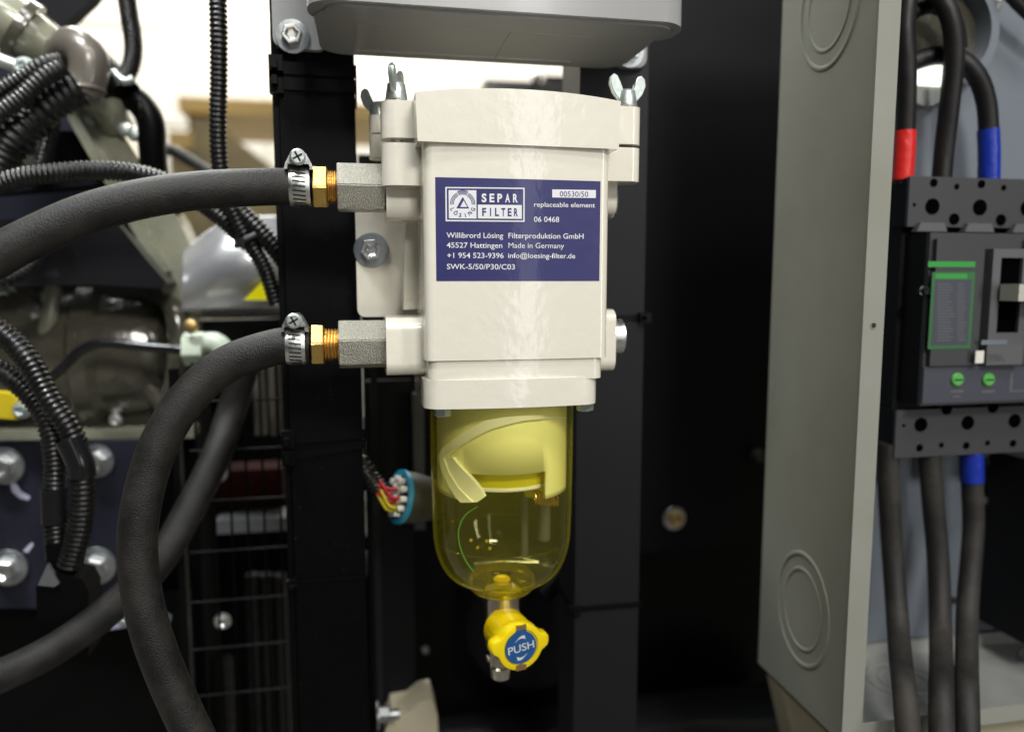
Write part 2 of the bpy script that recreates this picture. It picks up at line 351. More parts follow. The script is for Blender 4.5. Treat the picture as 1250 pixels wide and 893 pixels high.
# wooden bench with things on it, far behind
bx = P(217, 128, 2.4); bx2 = P(560, 128, 2.4)
t = thing('workbench', 'blurred workbench with a light wooden edge far behind the machine', 'workbench', (bx.x, 2.4, -1.1))
box('bench_top', bx.x, bx2.x, 2.4, 3.0, P(250, 137, 2.4).z, P(250, 119, 2.4).z, 'wood', t, 0.004)
box('leg', bx.x+0.02, bx.x+0.10, 2.45, 2.53, -1.1, P(250, 138, 2.4).z, 'clutter', t, 0.003)
box('leg', bx2.x-0.10, bx2.x-0.02, 2.45, 2.53, -1.1, P(250, 138, 2.4).z, 'clutter', t, 0.003)
b = P(205, 160, 2.2); b2 = P(288, 230, 2.2)
t = thing('cardboard_box', 'brown blurred carton below the end of the wooden bench', 'box', ((b.x+b2.x)/2, 2.3, -0.2))
box('carton', b.x, b2.x, 2.2, 2.38, P(250, 420, 2.2).z, b.z, 'clutter', t, 0.006)
box('flap', b.x+0.01, b2.x-0.01, 2.17, 2.20, b.z-0.06, b.z-0.01, 'wood', t, 0.003)
pts = [(P(262, 150, 2.1).x, P(262, 150, 2.1).z), (P(345, 215, 2.1).x, P(345, 215, 2.1).z), (P(345, 420, 2.1).x, P(345, 420, 2.1).z), (P(240, 420, 2.1).x, P(240, 420, 2.1).z), (P(240, 150, 2.1).x, P(240, 150, 2.1).z)]
tag(prism('storage_crate', pts, 2.05, 2.15, 'y', 'clutter', None, 0.006), 'olive brown slanted crate blurred behind the hanging corrugated conduit', 'crate')

# ------------------------------------------------------------------ machine frame
def post(name, label, x0, x1, z1, m):
    t = thing(name, label, 'post', ((x0+x1)/2, 0.15, -0.9))
    box('steel_tube', x0, x1, 0.12, 0.175, -0.9, z1, m, t, 0.004, 4)
    return t
LX0, LX1 = P(352, 450, .12).x, P(444, 600, .12).x
RX0, RX1 = P(703, 600, .12).x, P(782, 600, .12).x
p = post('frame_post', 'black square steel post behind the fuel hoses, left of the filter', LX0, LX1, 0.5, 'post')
box('edge_trim', LX0-0.006, LX0-0.001, 0.128, 0.17, -0.9, 0.26, 'black', p, 0.001)
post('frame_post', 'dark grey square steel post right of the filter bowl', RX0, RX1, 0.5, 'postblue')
for s, y, zz in ((1, 0, 0),):
    pass

def cable_tie(label, x0, x1, py, w, tilt=0, head='l', two=False):
    z = P(400 if x0 < 0 else 740, py, .12).z
    t = thing('cable_tie', label, 'cable tie', ((x0+x1)/2, 0.12, z), 'cable ties round the steel posts')
    bm = bmesh.new()
    e = 0.0016
    def bar(xa, xb, ya, yb, za, zb):
        add_box(bm, xa, xb, ya, yb, za, zb)
    h = w/2
    add_prism(bm, [(x0-e, z-h-tilt), (x1+e, z-h+tilt), (x1+e, z+h+tilt), (x0-e, z+h-tilt)], 0.12-e, 0.12-0.0003, 'y')
    bar(x0-e, x0-0.0003, 0.12, 0.176, z-h-tilt, z+h-tilt); bar(x1+0.0003, x1+e, 0.12, 0.176, z-h+tilt, z+h+tilt)
    bar(x0-e, x1+e, 0.1755, 0.177, z-h, z+h)
    finish('strap', bm, 'black', t)
    hx = x0-0.001 if head == 'l' else x1
    box('locking_head', hx-0.0055, hx+0.0045, 0.114, 0.1215, z-w*0.9-tilt, z+w*0.9-tilt, 'black', t, 0.0012)
    box('strap_tail', hx-0.003, hx+0.001, 0.106, 0.116, z-w*0.35-tilt, z+w*0.35-tilt, 'black', t, 0.0005)
cable_tie('upper of the two black cable ties near the top of the left post', LX0, LX1, 86, 0.009)
cable_tie('lower of the two black cable ties near the top of the left post', LX0, LX1, 105, 0.009)
cable_tie('upper of the crossing black cable ties halfway down the left post', LX0, LX1, 532, 0.008, 0.001)
cable_tie('lower of the crossing black cable ties halfway down the left post', LX0, LX1, 549, 0.007, 0.004)
cable_tie('single thin black cable tie low on the left post', LX0, LX1, 706, 0.0028, 0.0005)
cable_tie('black cable tie round the right post below the yellow bowl', RX0, RX1, 740, 0.0042)
cable_tie('black cable tie round the right post beside the filter housing', RX0, RX1, 388, 0.0045, 0, 'r')

# dark sheet panels behind
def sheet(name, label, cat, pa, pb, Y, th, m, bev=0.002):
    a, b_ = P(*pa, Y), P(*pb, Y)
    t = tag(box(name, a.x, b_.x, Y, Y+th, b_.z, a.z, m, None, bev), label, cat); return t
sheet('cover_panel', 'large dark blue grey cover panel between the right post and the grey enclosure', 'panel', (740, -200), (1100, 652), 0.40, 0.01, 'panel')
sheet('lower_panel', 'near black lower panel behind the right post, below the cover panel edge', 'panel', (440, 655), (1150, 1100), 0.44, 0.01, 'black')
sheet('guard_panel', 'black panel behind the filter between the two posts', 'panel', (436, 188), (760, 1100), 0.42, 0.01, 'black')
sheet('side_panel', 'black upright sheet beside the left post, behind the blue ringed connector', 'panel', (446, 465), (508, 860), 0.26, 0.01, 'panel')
t = thing('frame_rail', 'slim dark steel rail standing just right of the left post', 'rail', (0.01, 0.2, -0.5))
a, b_ = P(451, 400, .22), P(459, 400, .22); box('flange', a.x, b_.x, .215, .23, -0.5, 0.02, 'postblue', t, 0.001)
a, b_ = P(504, 500, .24), P(517, 500, .24); box('web', a.x, b_.x, .236, .25, P(510, 645, .24).z, P(510, 480, .24).z, 'bk', t, 0.002)
# bolt on the cover panel, knob near the enclosure
def loose_bolt(label, px, py, Y, r, h, m, cat='bolt', **k):
    o = thing('bolt', label, cat, P(px, py, Y)); hexbolt(o, P(px, py, Y), r, h, '-y', m=m, name='head', **k); return o
loose_bolt('brassy hex bolt on the dark cover panel right of the yellow knob', 823, 632, 0.40, 0.0095, 0.008, 'brassold', wm='steel')
t = thing('panel_knob', 'dull grey rubber bump against the left edge of the grey enclosure', 'knob', P(930, 557, 0.395))
lathe('cap', [(0.001, 0), (0.006, 0.0), (0.009, 0.004), (0.009, 0.012)], 'connector', t, 24, 'y', P(930, 557, 0.383))
loose_bolt('tiny silver bolt on the dark panel left of the drain', 519, 791, 0.41, 0.0042, 0.006, 'washer', washer=False)
# round black drum bottom
c0 = P(700, 905, 0.36)
t = thing('drum', 'big black cylindrical drum lying at the bottom behind the posts', 'drum', c0)
bm = bmesh.new(); xr = P(975, 893, .36).x; xl = P(455, 893, .36).x
Rr = add_lathe(bm, [(0.01, xl), (0.055, xl), (0.062, xl+0.01), (0.062, xr-0.035), (0.055, xr-0.012), (0.03, xr), (0.01, xr+0.003)], 48, 'x', (0, 0.36, P(700, 905, .36).z-0.02))
bm.faces.new(Rr[0][::-1]); bm.faces.new(Rr[-1]); finish('shell', bm, 'glossblack', t)
# motor housing sheen behind bowl
cm = P(655, 770, 0.33)
t = thing('alternator_housing', 'dark rounded machine housing behind the yellow drain knob', 'machine housing', cm)
lathe('casing', [(0.02, 0), (0.055, 0.0), (0.078, 0.012), (0.083, 0.03), (0.083, 0.07)], 'panel', t, 56, 'y', cm)
conduit('cable_sleeve', [P(716, 610, .2), P(705, 660, .2), P(690, 700, .21), P(668, 725, .22)], 0.010, 'black', t)
# cream casting bottom
t = thing('pipe_flange', 'cream painted flange at the bottom edge left of centre', 'flange', P(505, 893, 0.22))
pts = [P(x, y, .22) for x, y in ((462, 940), (470, 892), (478, 872), (500, 868), (513, 856), (528, 853), (534, 872), (537, 940))]
prism('casting', [(p_.x, p_.z) for p_ in pts], .22, .26, 'y', 'creampipe', t, 0.003)
t = thing('bolt', 'silver hex bolt with round washer at the bottom beside the left post', 'bolt', P(462, 872, .19))
hexbolt(t, P(460, 872, .2), 0.0075, 0.010, '+x', 0.013, 'washer', name='head', washer=True)
lathe('thread', [(0.005, 0), (0.005, 0.012)], 'washer', t, 20, 'x', P(472, 872, .2))

# things in the gap between filter lid and grey box
t = thing('pipe_clamp', 'dark pipe clamp with a chrome ball in the bright gap above the filter lid', 'pipe clamp', P(650, 105, .9))
a, b_ = P(592, 97, .9), P(702, 125, .9); box('clamp_body', a.x, b_.x, .9, .96, b_.z, a.z, 'conduit', t, 0.006)
lathe('ball', [(0.0005, -0.011), (0.007, -0.008), (0.0105, 0), (0.007, 0.008), (0.0005, 0.011)], 'steel', t, 24, 'y', P(655, 95, .89))
a, b_ = P(667, 92, .92), P(701, 100, .92); box('bracket', a.x, b_.x, .92, .95, b_.z, a.z, 'black', t, 0.003)

# ================================================================== GREY BOX ABOVE
zb = P(600, 77, .12).z
t = thing('control_box', 'grey die cast box bolted to both posts above the filter, seen from below', 'control box', (0.1, 0.06, zb))
xa, xb = P(392, 70, .12).x, P(755, 80, .12).x
prism('body', rrect(xa, xb, 0.018, 0.119, 0.02, 8), zb, zb+0.12, 'z', 'boxgrey', t, 0.0035, 3)
prism('cover', rrect(xa-0.004, xb+0.0115, 0.005, 0.05, 0.02, 8), zb+0.0012, zb+0.13, 'z', 'boxgrey', t, 0.003, 3)
prism('cover_lip', rrect(xa+0.006, xb+0.0045, 0.010, 0.04, 0.015, 5), zb-0.0006, zb+0.0011, 'z', 'boxgrey', t, 0.001, 2)
for nm, (q0, q1) in (('raised_pad', ((438, 66), (660, 34))), ('raised_rib', ((470, 55), (735, 28)))):
    pass
bm = bmesh.new()
def rib(bm, x0, x1, y0, y1, h=0.0007): add_box(bm, x0, x1, y0, y1, zb-h, zb+0.0005)
rib(bm, 0.000, 0.0012, 0.040, 0.105); rib(bm, 0.000, 0.165, 0.040, 0.0412); rib(bm, 0.105, 0.1062, 0.040, 0.105); rib(bm, 0.0, 0.165, 0.1045, 0.1057)
finish('embossed_outline', bm, 'boxgrey', t, bevel=0.0002, seg=1)
for sx, (bx_, by_), (u0, u1) in ((-1, (357, 45), (334, 400)), (1, (768, 64), (748, 786))):
    cB = P(bx_, by_, .115)
    x0_, x1_ = P(u0, by_, .12).x, P(u1, by_, .12).x
    tb = prism('mounting_tab', rrect(x0_, x1_, zb+0.0006, zb+0.06, 0.008, 5), 0.113, 0.1192, 'y', 'boxgrey', t, 0.0015, 2)
    hexbolt(tb, P(bx_, by_, .1128), 0.0075, 0.007, '-y', 0.0125, 'steel', wm='washer')
prism('gusset', [(xa-0.004, zb+0.02), (xa+0.003, zb+0.012), (xa+0.003, zb+0.09), (xa-0.004, zb+0.09)], 0.03, 0.112, 'y', 'boxgrey', t, 0.002, 2)

# ================================================================== THE FUEL FILTER
FB = thing('fuel_filter', 'cream enamelled fuel filter with blue printed label and clear yellow bowl', 'fuel filter', (0.1, 0.06, -0.2))
SAG = 0.0016
BX0, BX1 = 0.0405, 0.1650
def yf(x, y0=0.0, x0=BX0, x1=BX1, sag=SAG):
    u = (x-(x0+x1)/2)/((x1-x0)/2); return y0+sag*(u*u)
def bodyplan(x0, x1, y0, y1, r, sag=SAG, n=10, k=5):
    xs0, xs1 = x0+r, x1-r
    front = [(xs0+(xs1-xs0)*i/n, yf(xs0+(xs1-xs0)*i/n, y0, x0, x1, sag)) for i in range(n+1)]
    yc = y0+sag*(1-2*r/(x1-x0))**2
    pts = list(front)
    for i in range(1, k+1):
        a = -PI/2+PI/2*i/k; pts.append((x1-r+r*math.cos(a), yc+r+r*math.sin(a)))
    for cx, cy, a0 in ((x1-r, y1-r, 0), (x0+r, y1-r, 90)):
        for i in range(k+1):
            a = math.radians(a0+90*i/k); pts.append((cx+r*math.cos(a), cy+r*math.sin(a)))
    for i in range(k):
        a = PI+PI/2*i/k; pts.append((x0+r+r*math.cos(a), yc+r+r*math.sin(a)))
    return pts
zT, zB = 0.0885, -0.0535
body = prism('housing', bodyplan(BX0, BX1, 0, 0.112, 0.006), zB, zT, 'z', 'cream', FB, 0.0026, 4)
# neck step under the housing
prism('neck', bodyplan(0.0422, 0.1622, 0.0014, 0.109, 0.007), P(625, 463, 0).z-0.001, zB-0.0002, 'z', 'cream', FB, 0.0008, 2)
# collar (clamp ring)
zc1, zc0 = P(625, 463, -.002).z, P(625, 498, -.002).z
col = bodyplan(0.0395, 0.1600, -0.001, 0.108, 0.012, 0.005)
prism('collar', col, zc0, zc1, 'z', 'cream', FB, 0.0026, 3)
lathe('collar_lug', [(0.002, zc0+0.001), (0.009, zc0+0.0005), (0.011, zc0+0.003), (0.011, zc1-0.002), (0.009, zc1), (0.002, zc1)], 'cream', FB, 32, 'z', (P(516, 470, .085).x+0.006, 0.085, 0))
# lid, crowned
lx0, lx1 = 0.0360, 0.1700
zl0 = P(520, 170, -.004).z-0.001
n = 14; top = []
for i in range(n+1):
    u = i/n*2-1; top.append((lx1-(lx1-lx0)*i/n, 0.1200-0.0046*(abs(u)**2.1)))
lp = [(lx0+0.001, zl0), (lx1-0.001, zl0-0.0008)]+top
bm = bmesh.new(); add_prism(bm, lp, -0.0025, 0.116, 'y')
finish('lid', bm, 'cream', FB, bevel=0.0042, seg=4)
# seam ledge between lid and housing
prism('gasket_seam', bodyplan(BX0+0.0004, BX1-0.0004, 0.0004, 0.110, 0.006), zT-0.001, zl0+0.001, 'z', 'cream', FB, 0, 2)
# lugs with studs and wing nuts
def wing_nut(c, ang, tilt=0.0):
    o = bpy.data.objects.new('wing_nut', None)
    bm = bmesh.new(); add_lathe_c(bm, [(0.0060, 0), (0.0062, 0.001), (0.0050, 0.009), (0.0036, 0.0100), (0.0030, 0.0085)])
    R3 = Matrix.Rotation(ang, 3, 'Z')
    for s in (-1, 1):
        out = [(0.0030, 0.002), (0.0058, 0.0035), (0.0098, 0.0080), (0.0118, 0.0128), (0.0112, 0.0165), (0.0090, 0.0185), (0.0066, 0.0175), (0.0052, 0.0140), (0.0042, 0.0098), (0.0028, 0.0082)]
        v0 = [bm.verts.new(R3 @ Vector((s*u, -0.0016, z))) for u, z in out]; v1 = [bm.verts.new(R3 @ Vector((s*u, 0.0016, z))) for u, z in out]
        fs = [bm.faces.new(v0), bm.faces.new(v1[::-1])]
        for i in range(len(out)): fs.append(bm.faces.new((v0[i], v0[(i+1) % len(out)], v1[(i+1) % len(out)], v1[i])))
        ed = [e for f in fs[:2] for e in f.edges]; bmesh.ops.bevel(bm, geom=ed, offset=0.0007, segments=2, affect='EDGES')
    for v in bm.verts: v.co = Vector(c)+v.co*1.17
    bpy.data.objects.remove(o)
    return finish('wing_nut', bm, 'galv', FB, ang=50)
def add_lathe_c(bm, prof, n=24):
    R_ = add_lathe(bm, prof, n); bm.faces.new(R_[0][::-1]); bm.faces.new(R_[-1])
def lug(x0, x1, y0, y1, za, zb_, ztop0, ztop1, r, wn):
    prism('lid_lug', rrect(x0, x1, y0, y1, r, 6), ztop0, ztop1, 'z', 'cream', FB, 0.002, 3)
    prism('housing_lug', rrect(x0, x1, y0, y1, r, 6), za, zb_, 'z', 'cream', FB, 0.003, 3)
    return
zA0, zA1 = P(490, 226, .02).z, P(490, 174, .02).z
zL0, zL1 = P(490, 168, .02).z, P(490, 122, .02).z
lug(P(465, 150, .02).x, 0.046, 0.020, 0.040, zA0, zA1, zL0, zL1, 0.0095, 0)
rz0, rz1 = P(765, 222, .02).z, P(765, 181, .02).z; rL0, rL1 = P(765, 177, .02).z, P(765, 131, .02).z
lug(0.160, P(784, 150, .018).x, 0.0165, 0.038, rz0, rz1, rL0, rL1, 0.0075, 0)
# rear left lug seen behind
rx = P(451, 170, .09).x
prism('lid_lug', rrect(rx, 0.045, 0.088, 0.108, 0.007, 6), P(455, 162, .09).z, P(455, 140, .09).z, 'z', 'cream', FB, 0.002, 2)
prism('housing_lug', rrect(rx, 0.045, 0.088, 0.108, 0.007, 6), P(455, 192, .09).z, P(455, 164, .09).z, 'z', 'cream', FB, 0.002, 2)
wl = P(484, 123, .03); lathe('stud', [(0.0042, 0), (0.0042, 0.03)], 'galv', FB, 20, 'z', (wl.x, .03, zL0-0.006))
lathe('washer', [(0.0066, 0), (0.0066, 0.0016)], 'nickel', FB, 24, 'z', (wl.x, .03, zL1))
wing_nut((wl.x, .03, zL1+0.0015), math.radians(72))
wr_ = P(765, 131, .027); lathe('stud', [(0.0042, 0), (0.0042, 0.03)], 'slot', FB, 20, 'z', (wr_.x, .027, rL0-0.006))
lathe('washer', [(0.0062, 0), (0.0062, 0.0016)], 'nickel', FB, 24, 'z', (wr_.x, .027, rL1))
wing_nut((wr_.x, .027, rL1+0.0015), math.radians(8))
wb = P(463, 140, .098); wing_nut((wb.x, .098, P(455, 140, .09).z-0.001), math.radians(-12))
# port bosses
def boss(px0_, px1_, py0, py1, Y0, Y1, bev=0.003):
    a_, b2_ = P(px0_, py0, Y0), P(px1_, py1, Y0)
    prism('port_boss', rrect(Y0, Y1, b2_.z, a_.z, 0.009, 5), a_.x, 0.046, 'x', 'cream', FB, 0.0016, 2)
boss(471, 515, 205, 268, 0.032, 0.078)
boss(471, 513, 388, 459, 0.022, 0.080)
# mounting flange left with bolt
a, b_ = P(432, 190, .092), P(520, 386, .092)
mf = prism('mounting_flange', rrect(a.x, 0.05, b_.z, P(432, 205, .092).z, 0.006, 5), 0.092, 0.1192, 'y', 'cream', FB, 0.003, 3)
hexbolt(mf, P(453, 305, .0915), 0.0082, 0.007, '-y', 0.0130, 'steel', a0=0.15, wm='washer')
prism('mounting_rib', [(0.0300, -0.022), (0.0412, -0.022), (0.0412, 0.060), (0.0330, 0.060)], 0.06, 0.0925, 'y', 'cream', FB, 0.002, 2)
# right hand side: plugs
pr = P(757, 410, .05)
xr0 = P(752, 415, .036).x
xpl = P(760.5, 410, .05).x
prism('port_boss', rrect(0.036, 0.072, P(745, 454, .035).z, P(745, 378, .035).z, 0.009, 5), 0.15, xr0, 'x', 'cream', FB, 0.0016, 2)
prism('port_boss', rrect(0.034, 0.074, P(745, 262, .035).z, P(745, 205, .035).z, 0.009, 5), 0.15, xr0-0.0015, 'x', 'cream', FB, 0.0016, 2)
zpl = P(757, 411, .05).z
lathe('port_plug', [(0.004, 0), (0.0128, 0.0), (0.0135, xpl-xr0-0.001), (0.012, xpl-xr0), (0.006, xpl-xr0+0.0004)], 'steel', FB, 36, 'x', (xr0-0.0005, .052, zpl))
zpl = P(757, 246, .05).z
lathe('port_plug', [(0.004, 0), (0.0128, 0.0), (0.0135, 0.0016), (0.012, 0.0036), (0.006, 0.0040)], 'steel', FB, 36, 'x', (xr0-0.0020, .052, zpl))
# bolts under the collar
for bx_, by_, Y in ((540, 500, .016), (714, 495, .018), (528, 498, .095)):
    q = P(bx_, by_, Y); hexbolt(FB, (q.x, Y, zc0+0.001), 0.0060, 0.0062, '-z', 0.007, 'galv', a0=0.35, name='bolt', dish=False, washer=True)

# ---- label
LU0, LU1 = 0.0481, 0.1580; LV1, LV0 = 0.0642, -0.0016
lab = bmesh.new(); nn = 24
g = [[lab.verts.new((LU0+(LU1-LU0)*i/nn, yf(LU0+(LU1-LU0)*i/nn)-dy, z)) for i in range(nn+1)] for dy, z in ((0.00012, LV0), (0.00012, LV1), (-0.0002, LV1), (-0.0002, LV0))]
for j in range(4):
    for i in range(nn): lab.faces.new((g[j][i], g[j][i+1], g[(j+1) % 4][i+1], g[(j+1) % 4][i]))
LAB = finish('label', lab, 'blue', FB)
LAB['label'] = 'dark blue printed label with white lettering'
def lp_(cx, cy, off=0.00024):
    """photo-crop coordinates of the label artwork -> point on the label"""
    u = (cx-61)/(1163-61); tp = 62+(cx-61)*0.0118; bt = 750-(cx-61)*0.005
    v = (cy-tp)/(bt-tp); x = LU0+u*(LU1-LU0); return Vector((x, yf(x)-off, LV1+(LV0-LV1)*v))
def ltext(s, x0, x1, yb, cap, m='print', bold=0.012, off=0.0003):
    put_text('lettering', s, lambda u, v: lp_(x0+(x1-x0)*u, yb-cap*v, off), m, LAB, bold)
def lrect(x0, y0, x1, y1, m='print', off=0.00024, name='printed_field'):
    bm = bmesh.new(); k = 8
    a = [bm.verts.new(lp_(x0+(x1-x0)*i/k, y0, off)) for i in range(k+1)]; b2 = [bm.verts.new(lp_(x0+(x1-x0)*i/k, y1, off)) for i in range(k+1)]
    for i in range(k): bm.faces.new((b2[i], b2[i+1], a[i+1], a[i]))
    me = bpy.data.meshes.new(name); bm.to_mesh(me); bm.free(); return link(name, me, m, LAB, smooth=False)
def lpoly(pts, m, off, name='emblem'):
    bm = bmesh.new(); bm.faces.new([bm.verts.new(lp_(x, y, off)) for x, y in pts][::-1])
    me = bpy.data.meshes.new(name); bm.to_mesh(me); bm.free(); return link(name, me, m, LAB, smooth=False)
for r_ in ((125, 126, 643, 134), (125, 342, 643, 351), (125, 134, 134, 342), (634, 134, 643, 342)): lrect(*r_, name='logo_border')
lrect(146, 146, 325, 332, name='logo_field'); lrect(334, 240, 624, 331, name='logo_field')
lrect(829, 134, 1130, 187, name='number_field')
def arc(cx, cy, r0, r1, a0, a1, m, off=0.0003, n=24):
    bm = bmesh.new(); A_ = []; B_ = []
    for i in range(n+1):
        a = math.radians(a0+(a1-a0)*i/n)
        A_.append(bm.verts.new(lp_(cx+r0*math.cos(a), cy-r0*math.sin(a), off))); B_.append(bm.verts.new(lp_(cx+r1*math.cos(a), cy-r1*math.sin(a), off)))
    for i in range(n): bm.faces.new((A_[i], A_[i+1], B_[i+1], B_[i]))
    me = bpy.data.meshes.new('emblem'); bm.to_mesh(me); bm.free(); link('emblem_ring', me, m, LAB, smooth=False)
ex, ey = 236, 236
for r0 in (58, 67, 76): arc(ex, ey, r0, r0+5, -4, 62, 'blueprint'); arc(ex, ey, r0, r0+5, 118, 184, 'blueprint')
for r0 in (62, 70, 78, 85): arc(ex, ey, r0, r0+5, 66, 114, 'blueprint')
lpoly([(196, 263), (236, 190), (246, 206), (219, 256), (268, 256), (278, 266), (196, 266)], 'blueprint', 0.0003)
lpoly([(236, 190), (278, 266), (272, 266), (233, 198)], 'blueprint', 0.00031)
for i, ch in enumerate('LÖSING'):
    a = math.radians(-152+i*24.8); me = text_mesh(ch, 0.03)
    xs = [v.co.x for v in me.vertices]; xm = (min(xs)+max(xs))/2
    rr = 88; s_ = 36
    for v in me.vertices:
        lx_ = (v.co.x-xm)*s_*1.05; ly_ = v.co.y*s_
        ra = rr-ly_
        aa = a+lx_/rr
        v.co = lp_(ex+ra*math.cos(aa), ey-ra*math.sin(aa), 0.0003)
    link('lettering', me, 'blueprint', LAB, smooth=False)
def spaced(s, x0, x1, yb, cap, m, bold):
    n_ = len(s); wch = (x1-x0)/(n_-1+0.62)
    for i, ch in enumerate(s):
        wd = wch*(0.62 if ch != 'I' else 0.18); sh = 0 if ch != 'I' else wch*0.22
        ltext(ch, x0+i*wch+sh, x0+i*wch+sh+wd, yb, cap, m, bold)
spaced('SEPAR', 359, 597, 221, 55, 'print', 0.035); spaced('FILTER', 362, 598, 313, 53, 'blueprint', 0.035)
ltext('00530/50', 880, 1077, 180, 37, 'blueprint', 0.004)
ltext('replaceable element', 706, 1125, 250, 33, bold=0.006)
ltext('06 0468', 706, 877, 350, 37, bold=0.006)
ltext('Willibrord Lösing', 130, 500, 460, 37, bold=0.007); ltext('Filterproduktion GmbH', 535, 1047, 460, 37, bold=0.007)
ltext('45527 Hattingen', 130, 494, 526, 37, bold=0.007); ltext('Made in Germany', 535, 912, 525, 37, bold=0.0)
ltext('+1 954 523-9396', 133, 503, 594, 37, bold=0.007); ltext('info@loesing-filter.de', 533, 990, 592, 35, bold=0.007)
ltext('SWK-5/50/P30/C03', 130, 578, 669, 37, bold=0.007)

# ---- bowl
BY = 0.060; Bc = P(612.5, 600, BY); bxc = Bc.x
def zp(py): return P(612, py, BY).z
RB = (P(699, 560, BY).x-P(526, 560, BY).x)/2*0.985
zt = zc0+0.004
prof = [(RB, zt), (RB*0.995, zp(560)), (RB*0.985, zp(620)), (RB*0.975, zp(640))]
zs, ze = zp(640), zp(704); R1 = RB*0.975; R0_ = RB*0.49
for i in range(1, 13):
    a = PI/2*i/12*0.93
    prof.append((R0_+(R1-R0_)*(math.cos(a)**0.8), zs+(ze-zs)*math.sin(a)))
prof += [(R0_*0.93, ze-0.0008)]
bm = bmesh.new(); add_lathe(bm, prof, 72, 'z', (bxc, BY, 0)); finish('bowl', bm, 'bowl', FB, ang=70)
# thick base ring
bm = bmesh.new()
add_lathe(bm, [(R0_*0.30, ze+0.003), (R0_*0.86, ze+0.004), (R0_*0.95, ze+0.0005), (R0_*0.93, ze-0.0006), (R0_*0.97, ze-0.003), (R0_*0.96, ze-0.0062), (R0_*0.86, ze-0.0090), (R0_*0.62, ze-0.0104), (R0_*0.3, ze-0.0108)], 56, 'z', (bxc, BY, 0))
finish('bowl_base', bm, 'bowlbase', FB, ang=50)
torus('glow_rim', R0_*0.93, 0.0011, 'bowlbase', FB, (bxc, BY, ze-0.003), 'z')  # extra torus drawn for the bright line round the base
torus('glow_ring', R0_*0.90, 0.0006, 'bowlbase', FB, (bxc, BY, ze-0.0030), 'z')  # thin yellow line, base glow put into the shape
# inner cylinder with window and curved skirt edge
ri = RB*0.905
bm = bmesh.new(); NS = 96
def col_x(px): return math.asin(max(-1, min(1, (P(px, 570, BY-ri*0.85).x-bxc)/ri)))
wa0, wa1 = col_x(568), col_x(668)
zw1, zw0 = zp(560), zp(586)
skb = zp(592)
def ringv(z): return [bm.verts.new((bxc+ri*math.sin(2*PI*k/NS), BY-ri*math.cos(2*PI*k/NS), z)) for k in range(NS)]
lv = [ringv(z) for z in (zt, zp(520), zw1, zw0, skb)]
for j in range(4):
    for k in range(NS):
        a = (2*PI*(k+0.5)/NS+PI) % (2*PI)-PI
        if wa0 < a < wa1 and j >= 2: continue
        bm.faces.new((lv[j][k], lv[j][(k+1) % NS], lv[j+1][(k+1) % NS], lv[j+1][k]))
o = finish('baffle_skirt', bm, 'baffle', FB); sd = o.modifiers.new('thick', 'SOLIDIFY'); sd.thickness = 0.0022; sd.offset = -1
# cup seen through the window
cr_ = RB*0.74
bm = bmesh.new(); Rr = add_lathe(bm, [(cr_, zp(555)), (cr_, zp(577)), (cr_*0.97, zp(581)), (cr_*0.9, zp(584)), (cr_*0.2, zp(585))], 64, 'z', (bxc, BY, 0)); bm.faces.new(Rr[-1])
finish('inner_cup', bm, 'cup', FB)
torus('cup_rim', cr_*0.98, 0.0016, 'vane', FB, (bxc, BY, zp(581)), 'z')
# spiral guide vane
def on_cyl(px, py, r):
    # walk the pixel ray to the front of a cylinder of radius r round the bowl axis
    v = ray(px, py); a_ = v.x*v.x+v.y*v.y; dx, dy_ = CAM.x-bxc, CAM.y-BY
    b1 = 2*(dx*v.x+dy_*v.y); c1 = dx*dx+dy_*dy_-r*r; D_ = b1*b1-4*a_*c1
    s = (-b1-math.sqrt(D_))/(2*a_) if D_ > 0 else -b1/(2*a_)
    return CAM+v*s
def vane(outer, inner, r, th, name, m):
    bm = bmesh.new(); n_ = len(outer)
    A_ = [bm.verts.new(on_cyl(*q, r)) for q in outer]; B_ = [bm.verts.new(on_cyl(*q, r)) for q in inner]
    def back(v): d_ = Vector((v.co.x-bxc, v.co.y-BY, 0)).normalized()*th; return bm.verts.new(v.co-d_)
    A2 = [back(v) for v in A_]; B2 = [back(v) for v in B_]
    for i in range(n_-1):
        bm.faces.new((A_[i], A_[i+1], B_[i+1], B_[i])); bm.faces.new((A2[i], B2[i], B2[i+1], A2[i+1]))
        bm.faces.new((A_[i], A2[i], A2[i+1], A_[i+1])); bm.faces.new((B_[i], B_[i+1], B2[i+1], B2[i]))
    bm.faces.new((A_[0], B_[0], B2[0], A2[0])); bm.faces.new((A_[-1], A2[-1], B2[-1], B_[-1]))
    return finish(name, bm, m, FB, bevel=0.0006, seg=2)
OUT = [(692, 509), (660, 506), (640, 507), (615, 509), (592, 513), (572, 524), (552, 537), (540, 547), (534, 556), (538, 572), (547, 592), (556, 607), (562, 613)]
INN = [(692, 510.5), (660, 511), (640, 513), (618, 518), (598, 524), (580, 533), (562, 544), (549, 552), (541, 559), (548, 577), (560, 596), (574, 610), (578, 613)]
vane(OUT, INN, RB*0.97, 0.0055, 'guide_vane', 'vane')
vane([(541, 559), (549, 575), (560, 594), (574, 611), (582, 613)], [(552, 558), (560, 568), (572, 580), (588, 598), (592, 606)], RB*0.955, 0.004, 'guide_vane', 'vane')
